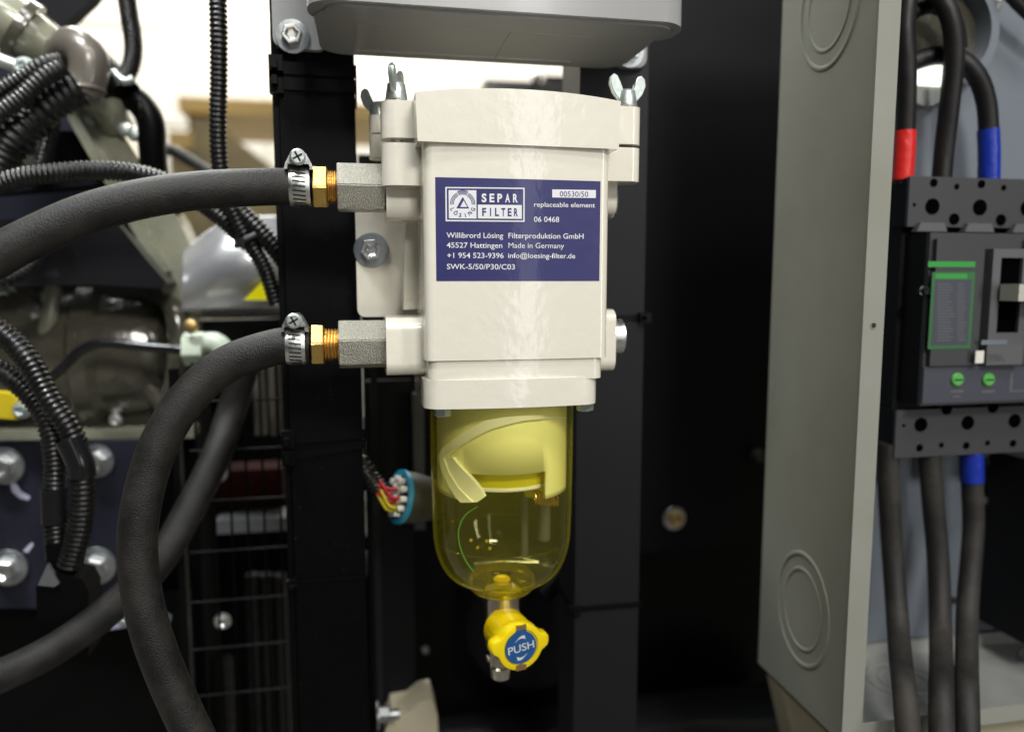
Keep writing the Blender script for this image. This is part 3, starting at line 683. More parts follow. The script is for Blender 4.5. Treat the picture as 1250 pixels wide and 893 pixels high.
# float valve spring and rods
sp = P(662, 607, .065)
pts = [sp+Vector((0.006*math.cos(a), -0.006*math.sin(a), 0)).xzy*1.0+Vector((a*0.00042-0.006, 0, 0.0)) for a in [i*0.35 for i in range(80)]]
sp = P(664, 606, .035)
pts = [Vector((sp.x-0.008+0.00022*i, sp.y+0.0048*math.cos(i*0.6), sp.z-0.00003*i+0.0048*math.sin(i*0.6))) for i in range(84)]
tube('spring', pts, 0.0006, 'brass', FB, 6, 0.001)
lathe('valve_seat', [(0.003, 0), (0.009, 0.0), (0.010, 0.003), (0.010, 0.008)], 'cup', FB, 32, 'z', (P(655, 598, .06).x, .06, zp(606)))
for xx, y0, y1, r_ in ((664, 612, 672, 0.0050), (640, 606, 690, 0.0030)):
    lathe('probe', [(r_*0.5, zp(y1)), (r_, zp(y1)+0.002), (r_, zp(y0))], 'bk2', FB, 20, 'z', (P(xx, 640, .075).x, .075, 0))
tube('green_arc', [P(x, y, .03) for x, y in ((583, 618), (568, 628), (560, 645), (561, 665), (569, 685), (578, 697))], 0.0004, 'greenbright', FB, 8)  # thin green arc inside the bowl
for xx, yy, Y in ((575, 659, .07), (594, 660, .08), (598, 669, .08), (583, 668, .085)):
    lathe('yellow_glint', [(0.0002, -0.0012), (0.0012, 0), (0.0002, 0.0012)], 'yellow', FB, 8, 'z', P(xx, yy, Y))  # yellow specks stand in for bright refraction spots in the bowl
torus('level_mark', RB*0.955, 0.00025, 'bowlbase', FB, (bxc, BY, zp(652)), 'z', 72, 8)
lathe('glow_spot', [(0.006, ze-0.004), (0.0065, ze-0.001), (0.0045, ze+0.0002), (0.003, ze-0.001)], 'yellow', FB, 24, 'z', (bxc, BY, 0))  # yellow piece painted as the glow at the bowl base

# ---- drain valve
vx = P(613, 750, BY).x
lathe('valve_neck', [(0.0135, zp(752)), (0.0135, ze-0.0095)], 'nickel', FB, 40, 'z', (vx, BY, 0))
lathe('valve_body', [(0.004, zp(800)), (0.008, zp(799)), (0.0105, zp(792)), (0.0130, zp(785)), (0.0130, zp(748))], 'nickel', FB, 40, 'z', (vx, BY, 0))
sx_ = P(611, 800, BY).x
lathe('drain_spout', [(0.006, zp(826)), (0.0072, zp(825)), (0.0082, zp(812)), (0.0066, zp(810)), (0.0066, zp(785))], 'nickel', FB, 40, 'z', (sx_, BY, 0))
lathe('stop_pin', [(0.0010, 0), (0.0016, 0.001), (0.0016, 0.007)], 'nickel', FB, 14, 'y', P(597, 806, .052))
lathe('stop_pin', [(0.0010, 0), (0.0012, 0.001), (0.0012, 0.014)], 'nickel', FB, 14, 'z', P(600, 812, .054))
# knob, axis tilted to camera
KC = P(636, 790, 0.018); KR = P(614, 764, 0.052)
ax = (KC-KR).normalized(); KM = ax.to_track_quat('Z', 'Y').to_matrix(); KL = (KC-KR).length
rollang = 0
kx = (Rv-ax*Rv.dot(ax)).normalized(); ky = ax.cross(kx)   # kx right, ky up (seen from the front)
if ky.z < 0: ky = -ky
def K(u, v, wv): return KC+kx*u+ky*v+ax*wv
bm = bmesh.new(); ring = []
NK = 64
def krad(a, base, ear):
    e = 0
    for a0 in (math.radians(5), math.radians(172)):
        d_ = (a-a0+PI) % (2*PI)-PI; e = max(e, math.exp(-(d_/0.30)**4))
    return base+ear*e
for wv, base, ear in ((-KL, 0.0140, 0), (-KL+0.0015, 0.0162, 0), (-0.013, 0.0168, 0), (-0.010, 0.0172, 0.0030), (-0.008, 0.0178, 0.0052), (-0.002, 0.0178, 0.0052), (-0.0004, 0.0172, 0.0046), (0, 0.0162, 0.0036), (0.0, 0.0136, 0), (-0.0012, 0.0131, 0)):
    ring.append([bm.verts.new(K(krad(2*PI*k/NK, base, ear)*math.cos(2*PI*k/NK), krad(2*PI*k/NK, base, ear)*math.sin(2*PI*k/NK), wv)) for k in range(NK)])
for i in range(len(ring)-1):
    for k in range(NK): bm.faces.new((ring[i][k], ring[i][(k+1) % NK], ring[i+1][(k+1) % NK], ring[i+1][k]))
bm.faces.new(ring[0][::-1]); bm.faces.new(ring[-1])
KN = finish('drain_knob', bm, 'yellow', FB, ang=42)
def kdisc(r, w0, w1, m, name):
    bm = bmesh.new(); a_ = [bm.verts.new(K(r*math.cos(2*PI*k/48), r*math.sin(2*PI*k/48), w0)) for k in range(48)]; b2 = [bm.verts.new(K(r*math.cos(2*PI*k/48), r*math.sin(2*PI*k/48), w1)) for k in range(48)]
    for k in range(48): bm.faces.new((a_[k], a_[(k+1) % 48], b2[(k+1) % 48], b2[k]))
    bm.faces.new(b2); return finish(name, bm, m, KN)
kdisc(0.0122, -0.003, 0.0002, 'pushblue', 'push_button')
def kbox(u0, u1, v0, v1, w0, w1, m, name):
    bm = bmesh.new(); add_box(bm, u0, u1, v0, v1, w0, w1)
    for v in bm.verts: v.co = K(*v.co)
    return finish(name, bm, m, KN, bevel=0.0003, seg=2)
kbox(-0.0040, 0.0040, 0.0105, 0.0145, -0.002, 0.0004, 'pushblue', 'clip_slot'); kbox(-0.0040, 0.0040, 0.0138, 0.0172, -0.002, 0.0005, 'brassold', 'clip_slot'); kbox(-0.0040, 0.0040, -0.0172, -0.0132, -0.002, 0.0005, 'brassold', 'clip_slot')
cr2, sr2 = math.cos(math.radians(6)), math.sin(math.radians(6))
def Kr(u, v, wv): return K(u*cr2-v*sr2, u*sr2+v*cr2, wv)
put_text('lettering', 'PUSH', lambda u, v: Kr(-0.0102+0.0204*u, -0.0026+0.0060*v, 0.0004), 'silverprint', KN, 0.008)
for s in (1, -1):
    bm = bmesh.new(); outl = []
    for i in range(13):
        q = i/12; outl.append((-0.0042+0.0078*q, 0.0056+0.0036*math.sin(q*PI*0.62)))
    for i in range(12, -1, -1):
        q = i/12; th_ = 0.0003+0.0030*q**1.5; outl.append((-0.0042+0.0078*q+0.0006*q, 0.0056+0.0036*math.sin(q*PI*0.62)-th_))
    bm.faces.new([bm.verts.new(Kr(s*u, s*v, 0.0004)) for u, v in outl]); finish('arrow_mark', bm, 'silverprint', KN)

# ---- hose fittings (screwed into the filter)
def hexprism(name, x0, x1, r, cy, cz, rot, m, parent, ch=0.0012):
    bm = bmesh.new(); rings = []
    for rr, x in ((r-ch, x0), (r, x0+ch*0.6), (r, x1-ch*0.6), (r-ch, x1)):
        rings.append([bm.verts.new((x, cy+rr*math.cos(rot+PI/3*i), cz+rr*math.sin(rot+PI/3*i))) for i in range(6)])
    for j in range(3):
        for i in range(6): bm.faces.new((rings[j][i], rings[j][(i+1) % 6], rings[j+1][(i+1) % 6], rings[j+1][i]))
    bm.faces.new(rings[0][::-1]); bm.faces.new(rings[-1])
    ed = [e for e in bm.edges if abs((e.verts[0].co-e.verts[1].co).x) > (x1-x0)*0.6]
    bmesh.ops.bevel(bm, geom=ed, offset=0.0007, segments=2, affect='EDGES')
    return finish(name, bm, m, parent, ang=25)
FY = 0.048
def fitting(xs, pyc, rot):
    q = lambda px: P(px, pyc, FY-0.012).x
    zc_ = P(440, pyc, FY-0.013).z
    ad = hexprism('hex_adapter', q(xs[3]), q(xs[4]), 0.0178, FY, zc_, rot, 'zinc', FB)
    n_ = 5; x0, x1 = q(xs[2]), q(xs[3])+0.001; pr_ = []
    for i in range(n_):
        xa_ = x0+(x1-x0)*i/n_; d_ = (x1-x0)/n_; pr_ += [(0.0102, xa_), (0.0114, xa_+d_*0.35), (0.0114, xa_+d_*0.6), (0.0102, xa_+d_*0.95)]
    lathe('brass_thread', pr_, 'brass', FB, 40, 'x', (0, FY, zc_), ang=25)
    hexprism('brass_hex', q(xs[1]), q(xs[2]), 0.0152, FY, zc_, rot+0.1, 'brass', FB)
    lathe('hose_barb', [(0.0098, q(xs[0])-0.004), (0.0098, q(xs[1])+0.001)], 'black', FB, 32, 'x', (0, FY, zc_))
    return zc_
z1_ = fitting((374, 381, 399, 411, 471), 227, math.radians(90+89))
z2_ = fitting((368, 379, 395, 413, 474), 422, math.radians(90+76))
for v_ in (0,):
    pass
# stamped letter on the lower adapter
# ------------------------------------------------------------------ hoses
HR = 0.0122
FZ = 0.0
h1 = [Vector((P(378, 227, FY-.012).x, FY, z1_)), P(352, 227, .043), P(300, 229, .038), P(250, 232, .032), P(200, 238, .026), P(150, 248, .02), P(100, 263, .015), P(50, 285, .01), P(0, 311, .005), P(-60, 350, .0), P(-130, 400, -.01)]
h1[1] = Vector((P(352, 227, FY-.012).x, FY, z1_))
tag(tube('fuel_hose', h1, HR, 'rubber', None, 32, 0.003), 'upper black rubber fuel hose running left from the filter inlet', 'hose', 'rubber fuel hoses')
h2 = [Vector((P(377, 426, FY-.012).x, FY, z2_)), Vector((P(345, 426, FY-.012).x, FY, z2_)), P(310, 431, .047), P(278, 444, .046), P(248, 466, .044), P(218, 500, .040), P(193, 545, .036), P(177, 595, .032), P(168, 650, .028), P(171, 710, .025), P(184, 770, .022), P(206, 830, .02), P(235, 893, .018), P(275, 970, .015)]
tag(tube('fuel_hose', h2, HR*1.03, 'rubber', None, 32, 0.003), 'lower black rubber fuel hose curving down from the filter in front of everything', 'hose', 'rubber fuel hoses')
h3 = [P(302, 425, .20), P(298, 446, .21), P(283, 500, .22), P(262, 560, .20), P(232, 620, .18), P(192, 688, .16), P(140, 738, .15), P(85, 780, .14), P(30, 811, .13), P(-60, 850, .12)]
tag(tube('fuel_hose', h3, 0.0128, 'rubber', None, 28, 0.004), 'black rubber hose passing behind the lower fuel hose down to the left', 'hose', 'rubber fuel hoses')

def clamp(label, pxc, pyc, zc_, w):
    x = P(pxc, pyc, FY-.012).x; t = thing('hose_clamp', label, 'hose clamp', (x, FY, zc_), 'worm drive hose clamps')
    R_ = HR+0.0012
    lathe('band', [(R_-0.0012, x-w/2), (R_-0.0002, x-w/2), (R_, x-w/2+0.0004), (R_, x+w/2-0.0004), (R_-0.0002, x+w/2), (R_-0.0012, x+w/2)], 'steel', t, 56, 'x', (0, FY, zc_))
    for i in range(11):
        a = math.radians(118+i*13.2); c = Vector((x, FY+(R_+0.00002)*math.cos(a), zc_+(R_+0.00002)*math.sin(a)))
        tn = Vector((0, -math.sin(a), math.cos(a))); nr = Vector((0, math.cos(a), math.sin(a)))
        bm = bmesh.new(); vs = [bm.verts.new(c+Vector((u*w*0.31, 0, 0))+tn*(v*0.00055+u*0.0004)+nr*wv) for u in (-1, 1) for v in (-1, 1) for wv in (-0.0004, 0.00012)]
        for f in ((0, 1, 3, 2), (4, 6, 7, 5), (0, 4, 5, 1), (2, 3, 7, 6), (0, 2, 6, 4), (1, 5, 7, 3)): bm.faces.new([vs[k] for k in f])
        finish('slot', bm, 'slot', t, smooth=False)
    # worm housing on top, screw faces the viewer
    zt_ = zc_+R_; hw = w*0.62
    pts = [(x-hw-0.001, zt_-0.0035), (x-hw, zt_+0.0005), (x-hw*0.62, zt_+0.0066), (x-hw*0.3, zt_+0.0088), (x+hw*0.3, zt_+0.0088), (x+hw*0.62, zt_+0.0066), (x+hw, zt_+0.0005), (x+hw+0.001, zt_-0.0035), (x+hw-0.0012, zt_-0.0032), (x+hw-0.0015, zt_), (x-hw+0.0015, zt_), (x-hw+0.0012, zt_-0.0032)]
    bm = bmesh.new(); add_prism(bm, pts, FY-0.0125, FY+0.004, 'y'); finish('worm_housing', bm, 'steel', t, bevel=0.0003, seg=1)
    sc_ = lathe('screw', [(0.0005, FY-0.0172), (0.0040, FY-0.0172), (0.0052, FY-0.0162), (0.0052, FY-0.0125)], 'galv', t, 32, 'y', (x, 0, zt_+0.0042))
    for a in (0.5, 0.5+PI/2):
        bm = bmesh.new(); add_box(bm, -0.0034, 0.0034, FY-0.0175, FY-0.0168, -0.0006, 0.0006)
        for v in bm.verts:
            u_, z_ = v.co.x, v.co.z; v.co = Vector((x+u_*math.cos(a)-z_*math.sin(a), v.co.y, zt_+0.0042+u_*math.sin(a)+z_*math.cos(a)))
        finish('cross_slot', bm, 'slot', sc_, smooth=False)
clamp('steel worm clamp on the upper fuel hose', 365, 227, z1_, 0.0135)
clamp('steel worm clamp on the lower fuel hose', 360, 425, z2_, 0.0130)

# ================================================================== CONNECTOR WITH BLUE RING
t = thing('round_connector', 'round grey plug connector with a blue ring and coloured wires', 'connector', P(490, 605, .13))
cc = P(489, 606, .13); axd = Vector((0.9, 0.32, -0.22)).normalized(); rq = axd.to_track_quat('Z', 'Y').to_matrix()
lathe('shell', [(0.0205, 0.0), (0.0215, 0.002), (0.0212, 0.012), (0.0185, 0.026), (0.0165, 0.034)], 'connector', t, 48, 'z', cc, rot=rq)
lathe('ring', [(0.018, -0.002), (0.0224, -0.002), (0.0226, 0.001), (0.0216, 0.0022), (0.018, 0.0022)], 'cyan', t, 48, 'z', cc, cap=False, rot=rq)
lathe('insert', [(0.0183, -0.0018), (0.0183, 0.0)], 'bkdark', t, 40, 'z', cc, rot=rq)
k_ = 0
for rr, cnt in ((0.0145, 11), (0.0085, 6), (0.0, 1)):
    for i in range(cnt):
        a = 2*PI*i/cnt+0.2; off = rq @ Vector((rr*math.cos(a), rr*math.sin(a), 0))
        lathe('seal_plug', [(0.0022, -0.007), (0.0027, -0.006), (0.0027, -0.001)], 'whitepl', t, 12, 'z', cc+off, rot=rq)
for i, (m_, rr, a) in enumerate((('wirered', 0.0085, 3.4), ('wirered', 0.009, 2.3), ('wireyellow', 0.012, 4.0), ('redmetal', 0.006, 1.4), ('black', 0.010, 0.7), ('black', 0.004, 5), ('wireyellow', 0.013, 3.6), ('wirered', 0.012, 3.0))):
    off = rq @ Vector((rr*math.cos(a), rr*math.sin(a), 0))
    s_ = cc+off-axd*0.006
    tube('wire', [s_, s_-axd*0.008, P(452+i, 592-i*1.5, .135), P(440, 570, .14)], 0.0016, m_, t, 8)
tag(conduit('wire_loom', [P(462, 598, .135), P(448, 580, .138), P(436, 560, .145), P(425, 540, .19), P(415, 520, .24)], 0.0098, 'conduit', None, 0.0038, 0.14), 'short black corrugated loom feeding the blue ringed connector', 'wire loom')

# ================================================================== ENCLOSURE AT RIGHT
EX = 0.3528
q = PX(979, 743, EX)
zE0 = P(928, 808, .12).z; zE1 = 0.36
YN, YB = -0.004, 0.12
t = thing('electrical_enclosure', 'open grey painted steel enclosure on the right holding the breaker', 'enclosure', (0.5, 0.06, zE0))
th_ = 0.0015
box('side_panel', EX, EX+th_, YN, YB, zE0, zE1, 'encl', t, 0.0006, 2)
xs1 = P(1082, 300, YN-.001).x
box('front_flange', EX-0.0003, xs1, YN-0.0030, YN-0.0012+0.0005, zE0, zE1, 'encl', t, 0.0007, 2)
box('flange_return', xs1-0.0016, xs1, YN-0.001, YN+0.010, zE0, zE1, 'encl', t, 0.0003, 2)
q2 = P(1066, 397, YN-.003)
lathe('screw_hole', [(0.0028, YN-0.0034), (0.0028, YN-0.0028)], 'encl', t, 24, 'y', (q2.x, 0, q2.z))
lathe('screw_hole', [(0.0019, YN-0.00365), (0.0019, YN-0.003)], 'slot', t, 20, 'y', (q2.x, 0, q2.z))
bm = bmesh.new()
add_box(bm, EX+th_, 0.85, YB-0.0015, YB, zE0, zE1); finish('back_panel', bm, 'encl', t)
# back plate (separate mounting plate, blue grey)
bz0 = P(1150, 790, YB-.012).z
o = box('mounting_plate', EX+0.02, 0.80, YB-0.010, YB-0.007, bz0+0.012, zE1, 'inner', t, 0.001, 2)
box('lower_ledge', EX+0.004, 0.80, YB-0.014, YB-0.002, bz0-0.002, bz0+0.011, 'shelf', t, 0.001, 2)
o = box('bottom_panel', EX+th_+0.0002, 0.85, YN, YB-0.0016, zE0+0.0003, zE0+0.002, 'shelf', t)
zlip = P(1150, 868, YN-.002)
box('bottom_lip', xs1+0.0004, 0.85, YN-0.0022, YN-0.0004, zE0, zE0+0.013, 'encl', t, 0.0005, 2)
for (ky_, kz_) in ((q.y, q.z), (q.y, P(1008, 84, YN).z*0+PX(1008, 84, EX).z+0.047)):
    for rr, mr_ in ((0.0465, 0.0016), (0.0335, 0.0013)):
        bm = bmesh.new(); rings = []
        for i in range(64):
            a = 2*PI*i/64
            rings.append([bm.verts.new((EX+0.0001-mr_*0.75*math.sin(b), ky_+0.80*(rr+mr_*1.5*math.cos(b))*math.cos(a), kz_+(rr+mr_*1.5*math.cos(b))*math.sin(a))) for b in [2*PI*j/10 for j in range(10)]])
        for i in range(64):
            for j in range(10): bm.faces.new((rings[i][j], rings[(i+1) % 64][j], rings[(i+1) % 64][(j+1) % 10], rings[i][(j+1) % 10]))
        finish('knockout_ring', bm, 'encl', t)
# knockouts in the bottom panel
for cx_ in (0.46, 0.62):
    for rr in (0.030, 0.020): torus('knockout_ring', rr, 0.0010, 'shelf', t, (cx_, 0.062, zE0+0.002), 'z')
xi = P(1222, 700, .07).x
box('inner_divider', xi+0.012, xi+0.10, 0.035, YB-0.015, zE0+0.03, P(1222, 560, .07).z, 'bkdark', t, 0.003)
for sx_2, sy_2, r_ in ((1215, 563, 0.0062), (1200, 609, 0.0035), (1209, 640, 0.0042)):
    hexbolt(t, P(sx_2, sy_2, YB-.012), r_*0.8, 0.004, '-y', r_*1.3, 'steel', name='screw')
hexbolt(t, P(1213, -2, YB-.012), 0.006, 0.004, '-y', 0.011, 'steel', name='screw')
lathe('screw', [(0.0005, 0), (0.003, 0.0005), (0.003, 0.003)], 'slot', t, 12, 'y', P(1166, 733, YB-.014))
# conduit hub in the back plate
hub = P(1141, 42, YB-.010)
tH = thing('conduit_hub', 'silver ring conduit hub at the top of the enclosure behind the cables', 'conduit hub', hub)
R_h = 0.048
lathe('rim', [(R_h*0.80, 0.0), (R_h*0.84, -0.018), (R_h, -0.018), (R_h*1.03, -0.012), (R_h*1.0, 0.0)], 'inner', tH, 64, 'y', hub, cap=False)
lathe('bore', [(0.001, -0.003), (R_h*0.8, -0.003), (R_h*0.82, 0.0)], 'olive', tH, 48, 'y', hub)
q3 = P(1134, 90, YB-.03)
o = prism('glow_patch', rrect(q3.x-0.019, q3.x+0.019, q3.z-0.010, q3.z+0.010, 0.008, 5), YB-0.034, YB-0.028, 'y', None, tH, 0.002, 2)  # glowing patch stands in for bright background behind the hub, no lamp
em = mat('patch_glow', (0.9, 0.95, 0.85), 0.3); eb = em.node_tree.nodes['Principled BSDF']; eb.inputs['Emission Color'].default_value = (0.93, 1, 0.88, 1); eb.inputs['Emission Strength'].default_value = 1.6
M['lens'] = em; o.data.materials.clear(); o.data.materials.append(em)  # emissive material of the added glowing patch
lathe('patch_bezel', [(0.010, 0), (0.022, 0.0), (0.024, 0.004), (0.022, 0.018)], 'shelf', tH, 40, 'y', (q3.x, YB-0.029, q3.z-0.004))  # ring added round the glowing patch

# ---- breaker
BT, BM_, BBK = 0.060, 0.041, 0.108
bk = thing('circuit_breaker', 'dark grey three pole circuit breaker with green bordered label', 'circuit breaker', (0.5, BT, -0.05))
x0 = P(1109, 250, BT).x
def pz(px, py, Y): return P(px, py, Y).z
zt0, zt1 = pz(1150, 277, BT), pz(1150, 216, BT)
zu0, zu1 = pz(1150, 556, BT), pz(1150, 503, BT)
W3 = 0.135
box('rear_body', x0+0.003, x0+W3, BT+0.010, BBK, zu0+0.002, zt1-0.002, 'bkdark', bk, 0.002)
# terminal shields with sockets drawn as flat black discs, their inner shade is painted
def plate_holes(name, xa_, xb_, za_, zb2, Y, th2, m, holes, parent, depth=0.01):
    bm = bmesh.new()
    add_box(bm, xa_, xb_, Y, Y+th2, za_, zb2); o_ = finish(name, bm, m, parent, bevel=0.0012, seg=2)
    for (hx, hz, hr) in holes:
        lathe('terminal_hole', [(hr*1.12, Y-0.0001), (hr*1.12, Y-0.0006), (hr, Y-0.0006), (hr*0.98, Y-0.0002), (0.0002, Y-0.0002)], 'hole', o_, 24, 'y', (hx, 0, hz), cap=False)
    return o_
hs = []
for i in range(3):
    hx = P(1138+58*i, 252, BT).x; hs.append((hx, pz(1138, 252, BT), 0.0058)); hs.append((hx, pz(1138, 223, BT), 0.0030))
    hs.append((hx+0.0215, pz(1138, 227, BT), 0.0020)); hs.append((hx+0.021, pz(1138, 267, BT), 0.0042))
hs.append((P(1116, 250, BT).x, pz(1116, 250, BT), 0.0012))
plate_holes('upper_terminal_cover', x0, x0+W3, zt0, zt1, BT, 0.003, 'bk', hs, bk)
box('upper_terminal_block', x0+0.0005, x0+W3-0.0005, BT+0.0032, BT+0.04, zt0+0.0005, zt1-0.0005, 'bkdark', bk, 0.001)
hs = []
for i in range(3):
    hx = P(1124+57*i, 518, BT).x; hs.append((hx, pz(1124, 518, BT), 0.0054)); hs.append((hx, pz(1124, 546, BT), 0.0028)); hs.append((hx+0.021, pz(1124, 544, BT), 0.0020)); hs.append((hx+0.024, pz(1124, 500, BT), 0.0045))
hs.append((P(1103, 519, BT).x, pz(1103, 519, BT), 0.0012))
plate_holes('lower_terminal_cover', x0, x0+W3, zu0, zu1+0.003, BT, 0.003, 'bk', hs, bk)
box('lower_terminal_block', x0+0.0005, x0+W3-0.0005, BT+0.0032, BT+0.04, zu0+0.0005, zu1+0.0025, 'bkdark', bk, 0.001)
for i in range(3):
    hx = P(1138+58*i, 283, BT-.004).x
    prism('cover_tab', [(hx-0.014, zt0-0.004), (hx+0.014, zt0-0.004), (hx+0.011, zt0+0.003), (hx-0.011, zt0+0.003)], BT-0.004, BT+0.003, 'y', 'bk2', bk, 0.0008, 2)
xm0 = P(1129, 400, BM_).x
zm0, zm1 = pz(1150, 494, BM_), pz(1150, 284, BM_)
box('front_housing', xm0, x0+W3-0.003, BM_, BM_+0.004, zm0, zm1, 'bk', bk, 0.0015)
box('housing_side', xm0+0.0005, x0+W3-0.0035, BM_+0.0042, BT+0.02, zm0+0.0005, zm1-0.0005, 'bkdark', bk, 0.001)  # darker copy of the front grey, side shade put into the colour
# setting panel lower strip
zs1 = pz(1150, 447, BM_)
box('setting_panel', xm0+0.0005, x0+W3-0.004, BM_-0.0015, BM_+0.002, zm0+0.002, zs1, 'bkpanel', bk, 0.0006, 2)
# left facing pad
xl_, xr_ = P(1134, 380, BM_).x, P(1192, 380, BM_).x
box('side_pad', xl_, xr_, BM_-0.0045, BM_+0.001, zs1+0.001, pz(1150, 292, BM_), 'bk', bk, 0.001, 2)
YP = BM_-0.0047
def flat(name, pa, pb, m, off=0.0, parent=bk, Y=YP):
    a_, b2_ = P(*pa, Y), P(*pb, Y); return box(name, a_.x, b2_.x, Y-0.0002-off, Y, b2_.z, a_.z, m, parent)
flat('green_stripe', (1133, 319), (1190, 326), 'green')
lb = flat('rating_label', (1138, 332), (1184, 425), 'greendark'); flat('label_heading', (1142, 334), (1180, 340), 'green', 0.0001, lb); flat('rating_field', (1141, 341), (1181, 421), 'bkpanel', 0.0001, lb)
for i in range(20):
    yy = 346+i*3.6; L_ = random.uniform(14, 22); L2 = random.uniform(8, 12)
    flat('print_line', (1144, yy), (1144+L_, yy+1.3), 'bk2', 0.0002, lb); flat('print_line', (1168, yy), (1168+L2, yy+1.3), 'bk2', 0.0002, lb)
# toggle bezel
xt0, xt1 = P(1198, 370, BM_).x, P(1242, 370, BM_).x
ztb0, ztb1 = pz(1200, 444, BM_), pz(1200, 304, BM_)
bm = bmesh.new(); wdt = xt1-xt0
for (a_, b2_, c_, d_) in ((xt0, xt0+wdt*0.22, ztb0, ztb1), (xt1-wdt*0.18, xt1, ztb0, ztb1), (xt0+wdt*0.22, xt1-wdt*0.18, ztb1-0.007, ztb1), (xt0+wdt*0.22, xt1-wdt*0.18, ztb0, ztb0+0.026)):
    add_box(bm, a_, b2_, BM_-0.009, BM_+0.001, c_, d_)
finish('toggle_bezel', bm, 'bk2', bk, bevel=0.0008, seg=2)
box('toggle_slot', xt0+wdt*0.2, xt1-wdt*0.16, BM_-0.0060, BM_-0.0012, ztb0+0.02, ztb1-0.005, 'hole', bk)
bm = bmesh.new(); tz = pz(1230, 357, BM_-0.02)
add_box(bm, xt0+wdt*0.16, xt1+0.034, BM_-0.030, BM_-0.012, tz-0.0065, tz+0.0065); add_box(bm, xt0+wdt*0.40, xt0+wdt*0.72, BM_-0.012, BM_-0.001, tz-0.0055, tz+0.0055)
finish('toggle_handle', bm, 'toggle', bk, bevel=0.0012, seg=2)
Yb = BM_-0.0092
box('indicator', P(1190, 432, Yb).x, P(1200, 432, Yb).x, Yb-0.001, Yb+0.0, pz(1190, 443, Yb), pz(1190, 428, Yb), 'whitepl', bk, 0.0003, 1)
flat('maker_strip', (1198, 415), (1229, 420), 'inner', 0, bk, Yb)
put_text('lettering', '200A', lambda u, v: P(1206+21*u, 440-9*v, Yb-.0003), 'bk2', bk, 0.02)
# right label of which only the edge shows
lb2 = flat('rating_label', (1245, 332), (1290, 425), 'greendark', 0); flat('rating_field', (1248, 341), (1287, 421), 'bkpanel', 0.0001, lb2); flat('green_stripe', (1245, 319), (1290, 326), 'green', 0)
box('side_pad', xt1+0.001, x0+W3-0.004, BM_-0.0045, BM_+0.001, zs1+0.001, pz(1150, 292, BM_), 'bk', bk, 0.001, 2)
for dx_ in (1168, 1206):
    c_ = P(dx_, 463, BM_-.002)
    d_ = lathe('setting_dial', [(0.0002, -0.002), (0.0045, -0.002), (0.0055, -0.001), (0.0055, 0.001)], 'greenbright', bk, 28, 'y', c_)
    bm = bmesh.new(); add_box(bm, c_.x-0.0035, c_.x+0.0035, c_.y-0.0024, c_.y-0.0018, c_.z-0.0005, c_.z+0.0005); finish('dial_slot', bm, 'bkdark', d_)
    for i in range(10):
        a = -0.6+i*0.5; bm = bmesh.new(); add_box(bm, c_.x+0.0075*math.cos(a)-0.0004, c_.x+0.0075*math.cos(a)+0.0004, BM_-0.0018, BM_-0.0014, c_.z+0.0075*math.sin(a)-0.0004, c_.z+0.0075*math.sin(a)+0.0004); finish('dial_tick', bm, 'bk2', bk)
for (pa, pb) in (((1160, 476), (1176, 479)), ((1163, 483), (1172, 485)), ((1198, 476), (1214, 479)), ((1233, 455), (1235, 478)), ((1235, 476), (1250, 478))):
    flat('print_line', pa, pb, 'bk2', 0, bk, BM_-0.0016)
hexbolt(bk, P(1128, 355, BM_-.001), 0.003, 0.003, '-y', 0.0045, 'glossblack', name='screw')
lathe('screw_cap', [(0.0002, -0.004), (0.0035, -0.003), (0.0045, 0)], 'glossblack', bk, 20, 'y', P(1129, 355, BM_))

# ---- power cables
def pcable(label, pts, r, m, tape=None, tm=None, group='power cables in the enclosure'):
    t = thing('power_cable', label, 'cable', pts[-1] if pts[-1].z < pts[0].z else pts[0], group)
    tube('jacket', pts, r, m, t, 20, 0.006)
    if tape: tube('tape_sleeve', tape, r*1.10, tm, t, 20, 0.004)
CYU = 0.082
zin = 0.09
pcable('black power cable with red tape entering the breaker top left', [P(1102, 225, .075), P(1105, 160, .075), P(1107, 90, .072), P(1105, 30, .072), P(1112, -20, .075), P(1125, -60, .09)], 0.0076, 'cable', [P(1101.5, 220, .075), P(1103.5, 190, .075), P(1105, 160, .075)], 'redtape')
pcable('black power cable going up from the breaker between red and blue tape', [P(1149, 225, .075), P(1153, 180, .075), P(1160, 120, .07), P(1165, 60, .065), P(1158, 15, .065), P(1135, -15, .075), P(1110, -30, .09)], 0.0078, 'cable')
pcable('black power cable with blue tape bending over the breaker', [P(1207, 225, .075), P(1207, 170, .075), P(1204, 125, .075), P(1192, 92, .075), P(1170, 72, .08), P(1140, 68, .085), P(1105, 80, .09)], 0.0078, 'cable', [P(1207, 222, .075), P(1207.5, 190, .075), P(1206.5, 158, .075)], 'bluetape')
pcable('black power cable looping behind at the top of the enclosure', [P(1090, 50, .088), P(1112, 18, .088), P(1140, 8, .086), P(1165, 25, .086), P(1172, 60, .09)], 0.0060, 'cable')
pcable('black power cable crossing the top right corner of the enclosure', [P(1225, -15, .085), P(1250, 12, .085), P(1285, 40, .085)], 0.0052, 'cable')
pcable('leftmost thick black cable leaving the breaker bottom', [P(1084, 540, .07), P(1085, 600, .07), P(1090, 680, .066), P(1096, 760, .045), P(1100, 810, .012), P(1105, 850, -.020), P(1113, 960, -.045)], 0.0088, 'cabledusty')
pcable('middle thick black cable leaving the breaker bottom', [P(1134, 540, .07), P(1138, 600, .07), P(1145, 680, .066), P(1148, 760, .045), P(1149, 810, .012), P(1149, 850, -.020), P(1150, 960, -.045)], 0.0090, 'cabledusty')
